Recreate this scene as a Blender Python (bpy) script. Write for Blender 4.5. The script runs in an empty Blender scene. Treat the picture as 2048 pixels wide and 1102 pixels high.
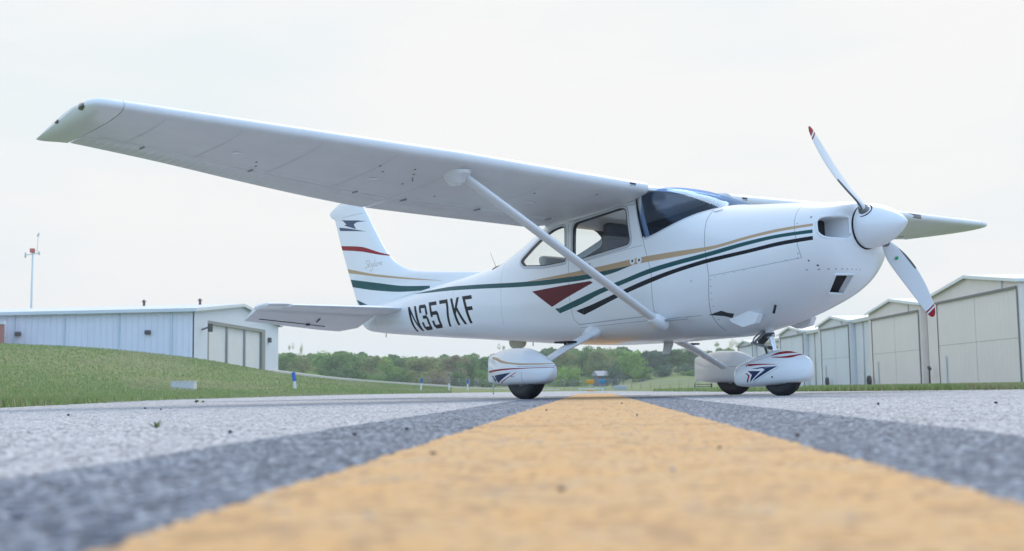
import bpy, bmesh, math, random
from mathutils import Vector, Matrix
R_ = math.radians
rnd = random.Random(7)
sc = bpy.context.scene
col = sc.collection
# ---------------------------------------------------------------- camera
CR = Vector((0.9975456, 0.0683906, -0.0150187)); CU = Vector((0.0214554, -0.0943772, 0.9953053)); CF = Vector((-0.0666521, 0.9931846, 0.0956129))
CAM_H = 0.0833
cd = bpy.data.cameras.new('camera'); cam = bpy.data.objects.new('camera', cd); col.objects.link(cam)
m = Matrix.Identity(4)
for i in range(3):
    m[i][0] = CR[i]; m[i][1] = CU[i]; m[i][2] = -CF[i]
m[2][3] = CAM_H
cam.matrix_world = m
cd.sensor_width = 36.0; cd.lens = 2381.65 / 2048 * 36
cd.clip_start = 0.02; cd.clip_end = 6000
cd.dof.use_dof = True; cd.dof.focus_distance = 9.6; cd.dof.aperture_fstop = 5.0
sc.camera = cam
# ---------------------------------------------------------------- world: bright thin overcast ahead, bluer behind and overhead
SUN_EL, SUN_AZ = 50.0, 25.0          # azimuth measured from +Y towards +X
w = bpy.data.worlds.new('World'); sc.world = w; w.use_nodes = True
nt = w.node_tree; nt.nodes.clear()
def N(nt, t, **k):
    n = nt.nodes.new(t)
    for a, b in k.items(): setattr(n, a, b)
    return n
out = N(nt, 'ShaderNodeOutputWorld'); bg = N(nt, 'ShaderNodeBackground'); bg.inputs[1].default_value = 0.1
sky = N(nt, 'ShaderNodeTexSky', sky_type='NISHITA'); sky.sun_disc = False
sky.sun_elevation = R_(SUN_EL); sky.sun_rotation = R_(SUN_AZ); sky.dust_density = 2.0
tc = N(nt, 'ShaderNodeTexCoord'); sx = N(nt, 'ShaderNodeSeparateXYZ'); nt.links.new(tc.outputs['Generated'], sx.inputs[0])
cl = N(nt, 'ShaderNodeTexNoise'); cl.inputs['Scale'].default_value = 2.2; cl.inputs['Detail'].default_value = 6
mpn = N(nt, 'ShaderNodeMapping'); mpn.inputs['Scale'].default_value = (1, 1, 3.5); nt.links.new(tc.outputs['Generated'], mpn.inputs[0]); nt.links.new(mpn.outputs[0], cl.inputs[0])
# cloud amount: total ahead (+Y) and low, thinner behind/overhead
ma = N(nt, 'ShaderNodeMath', operation='MULTIPLY_ADD'); nt.links.new(sx.outputs['Y'], ma.inputs[0]); ma.inputs[1].default_value = 1.3; ma.inputs[2].default_value = 0.12
mb = N(nt, 'ShaderNodeMath', operation='MULTIPLY_ADD'); nt.links.new(cl.outputs['Fac'], mb.inputs[0]); mb.inputs[1].default_value = 0.5; nt.links.new(ma.outputs[0], mb.inputs[2])
mb.use_clamp = True
mx = N(nt, 'ShaderNodeMix', data_type='RGBA'); nt.links.new(mb.outputs[0], mx.inputs['Factor'])
bl = N(nt, 'ShaderNodeMix', data_type='RGBA'); bl.inputs['Factor'].default_value = 0.55
nt.links.new(sky.outputs[0], bl.inputs['A']); bl.inputs['B'].default_value = (9.5, 13.8, 20.0, 1)
nt.links.new(bl.outputs['Result'], mx.inputs['A']); 
ccr = N(nt, 'ShaderNodeMapRange'); nt.links.new(cl.outputs['Fac'], ccr.inputs[0]); ccr.inputs[1].default_value = .36; ccr.inputs[2].default_value = .56
cc = N(nt, 'ShaderNodeMix', data_type='RGBA'); cc.inputs['A'].default_value = (6.6, 7.2, 7.4, 1); cc.inputs['B'].default_value = (7.5, 7.48, 7.4, 1)
nt.links.new(ccr.outputs[0], cc.inputs['Factor']); nt.links.new(cc.outputs['Result'], mx.inputs['B'])
nt.links.new(mx.outputs['Result'], bg.inputs[0]); nt.links.new(bg.outputs[0], out.inputs[0])
# sun behind thin cloud
sl = bpy.data.lights.new('sun', 'SUN'); sl.energy = 1.5; sl.angle = R_(34); sl.color = (1, .96, .9)
so = bpy.data.objects.new('sun', sl); col.objects.link(so)
dv = Vector((math.sin(R_(SUN_AZ)) * math.cos(R_(SUN_EL)), math.cos(R_(SUN_AZ)) * math.cos(R_(SUN_EL)), math.sin(R_(SUN_EL))))
so.rotation_euler = dv.to_track_quat('Z', 'Y').to_euler(); so.location = dv * 60
sc.view_settings.view_transform = 'Standard'; sc.view_settings.look = 'None'; sc.view_settings.exposure = 0.34; sc.view_settings.gamma = 1
# ---------------------------------------------------------------- helpers
def srgb(r, g, b):
    f = lambda c: (c / 255 / 12.92) if c / 255 <= .04045 else ((c / 255 + .055) / 1.055) ** 2.4
    return (f(r), f(g), f(b), 1)
MATS = {}
def mat(name, base, rough=.5, metal=0, coat=0, noise=None, bump=None, spec=None):
    """noise: (scale, colour2, contrast); bump: (scale, strength, distance)"""
    if name in MATS: return MATS[name]
    mt = bpy.data.materials.new(name); mt.use_nodes = True; t = mt.node_tree; b = t.nodes['Principled BSDF']
    if len(base) == 3: base = tuple(base) + (1,)
    b.inputs['Base Color'].default_value = base; b.inputs['Roughness'].default_value = rough; b.inputs['Metallic'].default_value = metal
    b.inputs['Coat Weight'].default_value = coat; b.inputs['Coat Roughness'].default_value = .06
    if spec is not None: b.inputs['Specular IOR Level'].default_value = spec
    c = N(t, 'ShaderNodeTexCoord')
    if noise:
        n = N(t, 'ShaderNodeTexNoise'); n.inputs['Scale'].default_value = noise[0]; n.inputs['Detail'].default_value = 8; n.inputs['Roughness'].default_value = .62
        t.links.new(c.outputs['Object'], n.inputs[0])
        r = N(t, 'ShaderNodeMapRange'); t.links.new(n.outputs['Fac'], r.inputs[0]); k = noise[2]; r.inputs[1].default_value = .5 - k; r.inputs[2].default_value = .5 + k
        x = N(t, 'ShaderNodeMix', data_type='RGBA'); t.links.new(r.outputs[0], x.inputs['Factor']); x.inputs['A'].default_value = base
        c2 = noise[1]; x.inputs['B'].default_value = c2 if len(c2) == 4 else tuple(c2) + (1,)
        t.links.new(x.outputs['Result'], b.inputs['Base Color'])
    if bump:
        n = N(t, 'ShaderNodeTexNoise'); n.inputs['Scale'].default_value = bump[0]; n.inputs['Detail'].default_value = 5; t.links.new(c.outputs['Object'], n.inputs[0])
        bp = N(t, 'ShaderNodeBump'); bp.inputs['Strength'].default_value = bump[1]; bp.inputs['Distance'].default_value = bump[2]
        t.links.new(n.outputs['Fac'], bp.inputs['Height']); t.links.new(bp.outputs[0], b.inputs['Normal'])
    MATS[name] = mt; return mt
def tag(o, label=None, cat=None, group=None, kind=None):
    if label: o['label'] = label
    if cat: o['category'] = cat
    if group: o['group'] = group
    if kind: o['kind'] = kind
    return o
def empty(name, loc=(0, 0, 0), rz=0, **k):
    o = bpy.data.objects.new(name, None); o.empty_display_size = .3; col.objects.link(o); o.location = loc; o.rotation_euler.z = rz
    return tag(o, **k)
class MB:
    def __init__(s): s.v = []; s.f = []; s.m = []; s.sm = []
    def add(s, vs, fs, mi=0, sm=False):
        b = len(s.v); s.v += [tuple(p) for p in vs]
        for f in fs: s.f.append([b + i for i in f]); s.m.append(mi); s.sm.append(sm)
        return s
    def box(s, a, b, mi=0, ch=0):
        x0, y0, z0 = a; x1, y1, z1 = b
        if ch <= 0:
            vs = [(x, y, z) for x in (x0, x1) for y in (y0, y1) for z in (z0, z1)]
            return s.add(vs, [(0, 1, 3, 2), (4, 6, 7, 5), (0, 4, 5, 1), (2, 3, 7, 6), (0, 2, 6, 4), (1, 5, 7, 3)], mi)
        bm = bmesh.new(); bmesh.ops.create_cube(bm, size=1)
        for q in bm.verts: q.co = Vector(((x0 + x1) / 2 + q.co.x * (x1 - x0), (y0 + y1) / 2 + q.co.y * (y1 - y0), (z0 + z1) / 2 + q.co.z * (z1 - z0)))
        bmesh.ops.bevel(bm, geom=bm.edges[:], offset=ch, segments=3, affect='EDGES', profile=.5)
        bm.verts.index_update()
        s.add([q.co for q in bm.verts], [[q.index for q in f.verts] for f in bm.faces], mi, True); bm.free(); return s
    def rings(s, rings, closed=True, cap=(True, True), mi=0, sm=True):
        n = len(rings[0]); b = len(s.v)
        for r in rings: s.v += [tuple(p) for p in r]
        for i in range(len(rings) - 1):
            for j in range(n if closed else n - 1):
                k = (j + 1) % n
                s.f.append([b + i * n + j, b + i * n + k, b + (i + 1) * n + k, b + (i + 1) * n + j]); s.m.append(mi); s.sm.append(sm)
        if cap[0]: s.f.append([b + j for j in range(n)][::-1]); s.m.append(mi); s.sm.append(False)
        if cap[1]: s.f.append([b + (len(rings) - 1) * n + j for j in range(n)]); s.m.append(mi); s.sm.append(False)
        return s
    def tube(s, pts, rad, n=12, flat=1.0, up=(0, 0, 1), mi=0, cap=True):
        """rad: number or list; flat scales the radius along the 'up' side"""
        pts = [Vector(p) for p in pts]; rr = rad if isinstance(rad, (list, tuple)) else [rad] * len(pts); rings = []
        for i, p in enumerate(pts):
            d = (pts[min(i + 1, len(pts) - 1)] - pts[max(i - 1, 0)]).normalized(); u = Vector(up)
            a = d.cross(u)
            if a.length < 1e-3: a = d.cross(Vector((1, 0, 0)))
            a.normalize(); c = a.cross(d).normalized()
            rings.append([p + a * (rr[i] * math.cos(2 * math.pi * j / n)) + c * (rr[i] * flat * math.sin(2 * math.pi * j / n)) for j in range(n)])
        return s.rings(rings, cap=(cap, cap), mi=mi)
    def lathe(s, prof, origin, axis='x', n=32, mi=0, cap=(False, False)):
        """prof: list of (axial, radius)"""
        o = Vector(origin); rings = []
        for a, r in prof:
            ring = []
            for j in range(n):
                t = 2 * math.pi * j / n; c, q = r * math.cos(t), r * math.sin(t)
                ring.append(o + (Vector((a, c, q)) if axis == 'x' else Vector((c, a, q)) if axis == 'y' else Vector((c, q, a))))
            rings.append(ring)
        return s.rings(rings, cap=cap, mi=mi)
    def prism(s, poly, y0, y1, plane='xz', mi=0):
        n = len(poly)
        g = (lambda a, b, y: (a, y, b)) if plane == 'xz' else (lambda a, b, y: (y, a, b)) if plane == 'yz' else (lambda a, b, y: (a, b, y))
        vs = [g(a, b, y0) for a, b in poly] + [g(a, b, y1) for a, b in poly]
        return s.add(vs, [list(range(n))[::-1], [n + i for i in range(n)]] + [[i, (i + 1) % n, n + (i + 1) % n, n + i] for i in range(n)], mi)
    def build(s, name, mats, parent=None, fix=True):
        me = bpy.data.meshes.new(name); me.from_pydata(s.v, [], s.f)
        for mt in (mats if isinstance(mats, (list, tuple)) else [mats]): me.materials.append(mt)
        me.polygons.foreach_set('material_index', s.m); me.polygons.foreach_set('use_smooth', s.sm)
        if fix:
            bm = bmesh.new(); bm.from_mesh(me); bmesh.ops.recalc_face_normals(bm, faces=bm.faces)
            for e in bm.edges:
                if len(e.link_faces) == 2 and e.calc_face_angle(0) > R_(38): e.smooth = False
            bm.to_mesh(me); bm.free()
        me.update()
        o = bpy.data.objects.new(name, me); col.objects.link(o)
        if parent: o.parent = parent
        return o
# ---------------------------------------------------------------- surface cutting: polygons painted on or cut out of a lofted skin
def sh_split(poly, a, b, ax, ay):
    """split a polygon of (pos, nrm) by the line a->b in the (ax, ay) projection; left side = inside"""
    ins, outs = [], []; n = len(poly); dx, dy = b[0] - a[0], b[1] - a[1]
    ds = [dx * (p[0][ay] - a[1]) - dy * (p[0][ax] - a[0]) for p in poly]
    for i in range(n):
        p, d0 = poly[i], ds[i]; q, d1 = poly[(i + 1) % n], ds[(i + 1) % n]
        if d0 >= 0: ins.append(p)
        if d0 <= 0: outs.append(p)
        if (d0 > 0 and d1 < 0) or (d0 < 0 and d1 > 0):
            t = d0 / (d0 - d1); r = (p[0].lerp(q[0], t), p[1].lerp(q[1], t)); ins.append(r); outs.append(r)
    return ins, outs
def parea(poly, ax, ay):
    return .5 * sum(poly[i][0][ax] * poly[(i + 1) % len(poly)][0][ay] - poly[(i + 1) % len(poly)][0][ax] * poly[i][0][ay] for i in range(len(poly)))
def ccw(pts):
    a = sum(pts[i][0] * pts[(i + 1) % len(pts)][1] - pts[(i + 1) % len(pts)][0] * pts[i][1] for i in range(len(pts)))
    return pts if a > 0 else pts[::-1]
def cut_skin(tris, pieces, tagof=None):
    """pieces: (convex polygon, tag, (ax, ay), predicate(centre, normal)); returns {tag: [polygons]}"""
    pcs = []
    for poly, tg, axy, pred in pieces:
        poly = ccw(poly); pcs.append((poly, tg, axy, pred, min(p[0] for p in poly), max(p[0] for p in poly), min(p[1] for p in poly), max(p[1] for p in poly)))
    outp = {}
    for tri in tris:
        c = (tri[0][0] + tri[1][0] + tri[2][0]) / 3; nn = tri[0][1] + tri[1][1] + tri[2][1]; nn.normalize()
        bb = [(min(p[0][k] for p in tri), max(p[0][k] for p in tri)) for k in range(3)]
        frags = [tri]
        for poly, tg, (ax, ay), pred, x0, x1, y0, y1 in pcs:
            if bb[ax][1] < x0 or bb[ax][0] > x1 or bb[ay][1] < y0 or bb[ay][0] > y1: continue
            if not pred(c, nn): continue
            nf = []
            for fr in frags:
                cur = fr
                for i in range(len(poly)):
                    cur, o_ = sh_split(cur, poly[i], poly[(i + 1) % len(poly)], ax, ay)
                    if len(o_) >= 3: nf.append(o_)
                    if len(cur) < 3: break
                if len(cur) >= 3: outp.setdefault(tg, []).append(cur)
            frags = nf
            if not frags: break
        base = tagof(c) if tagof else 'base'
        for fr in frags: outp.setdefault(base, []).append(fr)
    return outp
def skin_mesh(name, groups, mats, parent=None, inset=0.0):
    """groups: list of polygon lists, one per material; keeps the loft's own smooth normals"""
    vs, ns, idx, fs, mi = [], [], {}, [], []
    for k, polys in enumerate(groups):
        for p in polys:
            f = []
            for co, no in p:
                key = (round(co.x, 5), round(co.y, 5), round(co.z, 5))
                if key not in idx: idx[key] = len(vs); vs.append(co - no.normalized() * inset if inset else co); ns.append(no.normalized())
                i = idx[key]
                if i not in f: f.append(i)
            if len(f) >= 3: fs.append(f); mi.append(k)
    me = bpy.data.meshes.new(name); me.from_pydata(vs, [], fs)
    for mt in mats: me.materials.append(mt)
    me.polygons.foreach_set('material_index', mi); me.polygons.foreach_set('use_smooth', [True] * len(fs))
    me.update()
    if len(me.vertices) == len(ns): me.normals_split_custom_set_from_vertices(ns)
    o = bpy.data.objects.new(name, me); col.objects.link(o)
    if parent: o.parent = parent
    return o
def grid_tris(grid, closed=True):
    """grid[i][j] points -> triangles with smooth normals (pos, nrm)"""
    ni, nj = len(grid), len(grid[0]); g = [[Vector(p) for p in r] for r in grid]; nr = []
    for i in range(ni):
        row = []
        for j in range(nj):
            a = g[min(i + 1, ni - 1)][j] - g[max(i - 1, 0)][j]
            b = (g[i][(j + 1) % nj] - g[i][(j - 1) % nj]) if closed else (g[i][min(j + 1, nj - 1)] - g[i][max(j - 1, 0)])
            n = a.cross(b); row.append(n.normalized() if n.length > 1e-12 else Vector((0, 0, 1)))
        nr.append(row)
    # make outward
    c = sum((g[ni // 2][j] for j in range(nj)), Vector()) / nj; s = sum((g[ni // 2][j] - c).dot(nr[ni // 2][j]) for j in range(nj))
    sg = 1 if s > 0 else -1; T = []
    for i in range(ni - 1):
        for j in range(nj if closed else nj - 1):
            k = (j + 1) % nj; q = [(g[a][b], nr[a][b] * sg) for a, b in ((i, j), (i, k), (i + 1, k), (i + 1, j))]
            if sg > 0: q = q[::-1] if (q[1][0] - q[0][0]).cross(q[3][0] - q[0][0]).dot(q[0][1]) < 0 else q
            else: q = q[::-1] if (q[1][0] - q[0][0]).cross(q[3][0] - q[0][0]).dot(q[0][1]) < 0 else q
            for t in ([q[0], q[1], q[2]], [q[0], q[2], q[3]]):
                if (t[1][0] - t[0][0]).cross(t[2][0] - t[0][0]).length > 1e-10: T.append(t)
    return T
def pchip(xs, ys, x):
    n = len(xs)
    if x <= xs[0]: return ys[0]
    if x >= xs[-1]: return ys[-1]
    i = max(k for k in range(n - 1) if xs[k] <= x)
    h = [xs[k + 1] - xs[k] for k in range(n - 1)]; d = [(ys[k + 1] - ys[k]) / h[k] for k in range(n - 1)]
    def sl_(k):
        if k == 0: return d[0]
        if k == n - 1: return d[-1]
        if d[k - 1] * d[k] <= 0: return 0.
        w1 = 2 * h[k] + h[k - 1]; w2 = h[k] + 2 * h[k - 1]
        return (w1 + w2) / (w1 / d[k - 1] + w2 / d[k])
    t = (x - xs[i]) / h[i]; t2 = t * t; t3 = t2 * t
    return (2 * t3 - 3 * t2 + 1) * ys[i] + (t3 - 2 * t2 + t) * h[i] * sl_(i) + (-2 * t3 + 3 * t2) * ys[i + 1] + (t3 - t2) * h[i] * sl_(i + 1)
def stripe(top, bot, tg, pred, n=24, axy=(0, 2)):
    top = sorted(top); bot = sorted(bot); x0 = max(top[0][0], bot[0][0]); x1 = min(top[-1][0], bot[-1][0])
    tx, tz = zip(*top); bx, bz = zip(*bot); P = []
    for i in range(n):
        a = x0 + (x1 - x0) * i / n; b = x0 + (x1 - x0) * (i + 1) / n
        q = [(a, pchip(bx, bz, a)), (b, pchip(bx, bz, b)), (b, pchip(tx, tz, b)), (a, pchip(tx, tz, a))]
        if abs(q[0][1] - q[3][1]) < 1e-4: q = q[:3]
        elif abs(q[1][1] - q[2][1]) < 1e-4: q = [q[0], q[1], q[3]]
        P.append((q, tg, axy, pred))
    # triangular tails
    return P
def line(pts, wd, tg, pred, axy=(0, 2)):
    P = []
    for a, b in zip(pts, pts[1:]):
        dx, dy = b[0] - a[0], b[1] - a[1]; l = math.hypot(dx, dy) or 1; nx, ny = -dy / l * wd / 2, dx / l * wd / 2
        P.append(([(a[0] + nx, a[1] + ny), (a[0] - nx, a[1] - ny), (b[0] - nx, b[1] - ny), (b[0] + nx, b[1] + ny)], tg, axy, pred))
    return P
def round_poly(pts, r, seg=5):
    o_ = []; n = len(pts)
    for i in range(n):
        p = Vector(pts[i]); a = Vector(pts[i - 1]) - p; b = Vector(pts[(i + 1) % n]) - p
        rr = min(r if not isinstance(r, list) else r[i], a.length * .45, b.length * .45); a.normalize(); b.normalize()
        s, e = p + a * rr, p + b * rr
        for k in range(seg + 1):
            t = k / seg; q = s * (1 - t) ** 2 + p * 2 * t * (1 - t) + e * t ** 2; o_.append((q.x, q.y))
    return o_
ANY = lambda c, n: True
SIDE = lambda c, n: abs(n.y) > .12
NEAR = lambda c, n: n.y < -.05
# ================================================================= THE AIRCRAFT (x forward, y to port, z up; standing on its wheels)
WHITE = mat('white_paint', (.81, .82, .83), .26, coat=.5, noise=(2.2, (.765, .78, .79), .35), bump=(3.2, .22, .02))
WHITE_M = mat('white_metal_paint', (.80, .805, .815), .42, coat=.15, noise=(4, (.73, .74, .755), .22), bump=(4, .2, .015))
PRIM = [WHITE, mat('tan_stripe', srgb(190, 160, 125), .42, spec=.25), mat('green_stripe', srgb(28, 82, 84), .42, spec=.25), mat('black_stripe', srgb(14, 20, 30), .42, spec=.25),
        mat('maroon_stripe', srgb(96, 16, 32), .42, spec=.25), mat('seam_grey', (.28, .30, .33), .6), mat('navy_stripe', srgb(22, 44, 86), .42, spec=.25), mat('red_stripe', srgb(150, 22, 36), .42, spec=.25),
        mat('dark_gasket_shade', (.03, .032, .035), .5), mat('slate_mark', srgb(66, 82, 108), .42, spec=.25), mat('trim_grey', (.55, .57, .6), .4), mat('faint_gold', srgb(165, 158, 150), .45), mat('belly_grime', (.62, .56, .50), .45)]
TAGS = ['base', 'tan', 'green', 'black', 'maroon', 'seam', 'navy', 'red', 'gasket_shade', 'slate', 'trim', 'gold', 'grime']
def groups(d, extra=()): return [sum((v for k, v in d.items() if k == t or (t == 'base' and k in extra)), []) for t in TAGS]
STEEL = mat('bright_steel', (.62, .63, .65), .22, metal=1); DARKM = mat('dark_metal', (.06, .062, .066), .5, metal=.4); RUB = mat('tyre_rubber', (.018, .018, .02), .62, bump=(90, .25, .002))
BLACK = mat('matt_black', (.012, .012, .014), .7); GREYM = mat('grey_metal', (.34, .35, .37), .4, metal=.6)
SEATM = mat('seat_fabric', (.045, .047, .052), .8, bump=(120, .3, .003)); SEATL = mat('seat_grey_leather', (.33, .34, .36), .6); LINING = mat('cabin_lining_grey', (.06, .062, .068), .8)
def glass_mat(name, tint, refl=.05, dark=0):
    mt = bpy.data.materials.new(name); mt.use_nodes = True; t = mt.node_tree; t.nodes.clear()
    o = N(t, 'ShaderNodeOutputMaterial'); tr = N(t, 'ShaderNodeBsdfTransparent'); tr.inputs[0].default_value = tint; gl = N(t, 'ShaderNodeBsdfGlossy'); gl.inputs['Roughness'].default_value = .02
    gl.inputs[0].default_value = (.5, .7, 1, 1) if dark else (1, 1, 1, 1)
    ge = N(t, 'ShaderNodeNewGeometry'); dt = N(t, 'ShaderNodeVectorMath', operation='DOT_PRODUCT'); t.links.new(ge.outputs['Normal'], dt.inputs[0]); t.links.new(ge.outputs['Incoming'], dt.inputs[1])
    ab = N(t, 'ShaderNodeMath', operation='ABSOLUTE'); t.links.new(dt.outputs['Value'], ab.inputs[0]); om = N(t, 'ShaderNodeMath', operation='SUBTRACT'); om.inputs[0].default_value = 1; t.links.new(ab.outputs[0], om.inputs[1])
    pw = N(t, 'ShaderNodeMath', operation='POWER'); pw.inputs[1].default_value = 5; t.links.new(om.outputs[0], pw.inputs[0]); ad = N(t, 'ShaderNodeMath', operation='MULTIPLY_ADD'); ad.inputs[1].default_value = .55; ad.inputs[2].default_value = refl; ad.use_clamp = True; t.links.new(pw.outputs[0], ad.inputs[0])
    mxs = N(t, 'ShaderNodeMixShader'); t.links.new(ad.outputs[0], mxs.inputs[0]); t.links.new(tr.outputs[0], mxs.inputs[1]); t.links.new(gl.outputs[0], mxs.inputs[2]); t.links.new(mxs.outputs[0], o.inputs[0]); return mt
GLASS = glass_mat('window_glass', (.93, .955, .95, 1)); WGLASS = glass_mat('windshield_glass', (.50, .62, .82, 1), .05, 1); LENS = mat('lens_glass', (.05, .055, .07), .08, coat=1)

PL = empty('light_aircraft', (1.4178, 10.4016, 0), R_(90 - 137.69484), label='white high-wing propeller aircraft with tan, green and black stripes, parked across the yellow line', cat='aircraft')
FST = [
( 1.135,.185,1.15,1.505,1.33,2.0,2.0),( 1.125,.29,1.06,1.52,1.32,2.0,2.2),( 1.09,.37,.96,1.535,1.30,1.95,2.4),( 1.02,.43,.87,1.545,1.27,1.95,2.6),
( .90,.47,.79,1.555,1.24,2.0,2.7),( .70,.50,.71,1.58,1.20,2.1,2.7),( .40,.525,.62,1.61,1.16,2.3,2.7),( .00,.545,.545,1.655,1.12,2.7,2.7),
(-.20,.552,.52,1.73,1.10,3.1,2.6),(-.45,.562,.515,1.825,1.10,3.3,2.7),(-.75,.57,.51,1.91,1.10,3.6,3.6),(-1.1,.575,.505,1.93,1.12,4.0,6.0),
(-1.7,.575,.505,1.93,1.12,4.0,6.0),(-2.1,.555,.52,1.88,1.12,3.8,4.4),(-2.5,.515,.545,1.74,1.10,3.6,3.2),(-2.9,.475,.575,1.58,1.08,3.4,2.9),
(-3.3,.435,.605,1.45,1.06,3.2,2.8),(-3.8,.385,.645,1.385,1.04,3.0,2.8),(-4.5,.31,.695,1.33,1.02,2.8,2.6),(-5.2,.235,.75,1.275,1.01,2.6,2.4),
(-5.9,.155,.81,1.21,1.01,2.4,2.3),(-6.3,.10,.86,1.16,1.01,2.2,2.2),(-6.45,.045,.93,1.09,1.01,2.0,2.0),(-6.47,.01,.99,1.03,1.01,2.0,2.0)]
KK = list(range(len(FST)))
def fsec(u): return [pchip(KK, [r[c] for r in FST], u) for c in range(7)]
def fus_ring(u, n=76, inset=0.0):
    x, w_, zb, zt, zm, nb, nt_ = fsec(u); w_ -= inset; zb += inset; zt -= inset; raw = []
    for i in range(241):
        a = -math.pi / 2 + math.pi * i / 240; c, s = abs(math.cos(a)), math.sin(a); e = nt_ if s >= 0 else nb
        y = w_ * c ** (2 / e); z = zm + ((zt - zm) * s ** (2 / e) if s >= 0 else -(zm - zb) * (-s) ** (2 / e)); raw.append((y, z))
    L = [0]
    for a, b in zip(raw, raw[1:]): L.append(L[-1] + math.hypot(b[0] - a[0], b[1] - a[1]))
    h = []; k = 0
    for i in range(n // 2 + 1):
        t = L[-1] * i / (n // 2)
        while k < 239 and L[k + 1] < t: k += 1
        q = (t - L[k]) / max(L[k + 1] - L[k], 1e-9); h.append((raw[k][0] + (raw[k + 1][0] - raw[k][0]) * q, raw[k][1] + (raw[k + 1][1] - raw[k][1]) * q))
    return [(x, y, z) for y, z in h] + [(x, -y, z) for y, z in h[-2:0:-1]]
US = [i / 8 for i in range((len(FST) - 1) * 8 + 1)]
ftris = grid_tris([fus_ring(u) for u in US])
def fhalf(x, z):
    lo, hi = 0., len(FST) - 1.
    for _ in range(40):
        md = (lo + hi) / 2
        if fsec(md)[0] > x: lo = md
        else: hi = md
    _, w_, zb, zt, zm, nb, nt_ = fsec(lo)
    q, e = ((z - zm) / (zt - zm), nt_) if z >= zm else ((zm - z) / (zm - zb), nb)
    return w_ * max(0, 1 - min(1, abs(q)) ** e) ** (1 / e)
# --- windows (x, z)
DOORW = round_poly([(-1.73, 1.30), (-.955, 1.385), (-1.015, 1.70), (-1.08, 1.715), (-1.72, 1.65)], [.03, .05, .05, .03, .06])
REARW = round_poly([(-2.64, 1.385), (-2.57, 1.335), (-2.2, 1.302), (-1.85, 1.308), (-1.862, 1.645), (-2.07, 1.635), (-2.42, 1.515)], [.03, .03, .03, .03, .05, .1, .1])
WSB = [(-.748, 1.415), (-.615, 1.454), (-.464, 1.51), (-.348, 1.551), (-.248, 1.583), (-.172, 1.602), (-.10, 1.617), (-.04, 1.632), (.02, 1.648)]
def ring_pieces(poly, o_, tg, pred):
    cx = sum(p[0] for p in poly) / len(poly); cz = sum(p[1] for p in poly) / len(poly); out_ = []; n = len(poly)
    ex = []
    for i in range(n):
        a, b, c = Vector(poly[i - 1]), Vector(poly[i]), Vector(poly[(i + 1) % n]); t = (c - a).normalized(); nn = Vector((t.y, -t.x))
        if nn.dot(b - Vector((cx, cz))) < 0: nn = -nn
        ex.append(tuple(b + nn * o_))
    for i in range(n):
        j = (i + 1) % n; out_.append(([poly[i], poly[j], ex[j], ex[i]], tg, (0, 2), pred))
    return out_, ex
P = []
TOPW = lambda c, n: n.z > .2 and c.z > 1.3
BACKW = round_poly([(-2.37, -.43), (-2.37, .43), (-3.34, .34), (-3.34, -.34)], .06)
P += [(BACKW, 'backglass', (0, 1), TOPW)]
P += [(DOORW, 'doorglass', (0, 2), SIDE), (REARW, 'rearglass', (0, 2), SIDE)]
for pl in (DOORW, REARW):
    r1, e1 = ring_pieces(pl, .009, 'gasket_shade', SIDE); r2, e2 = ring_pieces(e1, .02, 'trim', SIDE); r3, e3 = ring_pieces(e2, .005, 'seam', SIDE); P += r1 + r2 + r3
UPW = lambda c, n: c.z > 1.40 and n.x > -.6
P.append(([(-.80, 1.42), (-.93, 1.82), (-.748, 1.82), (-.748, 1.415)], 'wsglass', (0, 2), UPW))
P.append(([(-.93, 1.82), (-.748, 1.82), (-.748, 2.2), (-.93, 2.2)], 'wsglass', (0, 2), UPW))
for a, b in zip(WSB, WSB[1:]): P.append(([a, b, (b[0], 2.2), (a[0], 2.2)], 'wsglass', (0, 2), UPW))
P += line([(-.935, 1.83), (-.803, 1.41), (-.75, 1.405)] + [(a, b - .008) for a, b in WSB[1:]], .018, 'trim', ANY)
# --- painted stripes
P += stripe([(.965,1.346),(.676,1.337),(.387,1.311),(-.038,1.262),(-.414,1.257),(-.711,1.25),(-1.357,1.211),(-1.8,1.187),(-2.5,1.165)], [(.965,1.326),(.676,1.312),(.387,1.286),(-.038,1.232),(-.414,1.209),(-.711,1.197),(-1.357,1.162),(-1.8,1.15),(-2.5,1.1635)], 'tan', SIDE, 30)
P += stripe([(.965,1.298),(.68,1.291),(.391,1.268),(-.037,1.216),(-.417,1.175),(-.714,1.135),(-1.028,1.07),(-1.365,1.003),(-1.719,.92),(-1.962,.862)], [(.965,1.270),(.68,1.262),(.391,1.236),(-.037,1.178),(-.417,1.134),(-.714,1.091),(-1.028,1.027),(-1.365,.954),(-1.652,.873),(-1.962,.81)], 'green', SIDE, 34)
P.append(([(-1.9625, .862), (-1.9625, .812), (-2.03, .858), (-2.022, .863)], 'green', (0, 2), SIDE))
P += stripe([(.965,1.247),(.68,1.23),(.391,1.199),(-.071,1.157),(-.42,1.106),(-.718,1.05),(-1.032,.977),(-1.302,.909),(-1.512,.859),(-1.609,.84)], [(.965,1.216),(.68,1.198),(.391,1.168),(-.07,1.122),(-.42,1.069),(-.719,1.006),(-1.035,.931),(-1.272,.866),(-1.448,.817),(-1.609,.775)], 'black', SIDE, 34)
P.append(([(-1.6095, .84), (-1.6095, .776), (-1.71, .82)], 'black', (0, 2), SIDE))
P += stripe([(-5.05,1.238),(-4.7,1.248),(-4.3,1.25),(-3.54,1.219),(-2.544,1.166),(-2.102,1.152),(-1.71,1.150),(-1.36,1.162),(-.90,1.191)], [(-5.05,1.236),(-4.7,1.22),(-4.22,1.204),(-3.53,1.172),(-2.544,1.117),(-2.103,1.102),(-1.711,1.10),(-1.258,1.125),(-.90,1.19)], 'green', SIDE, 40)
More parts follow.
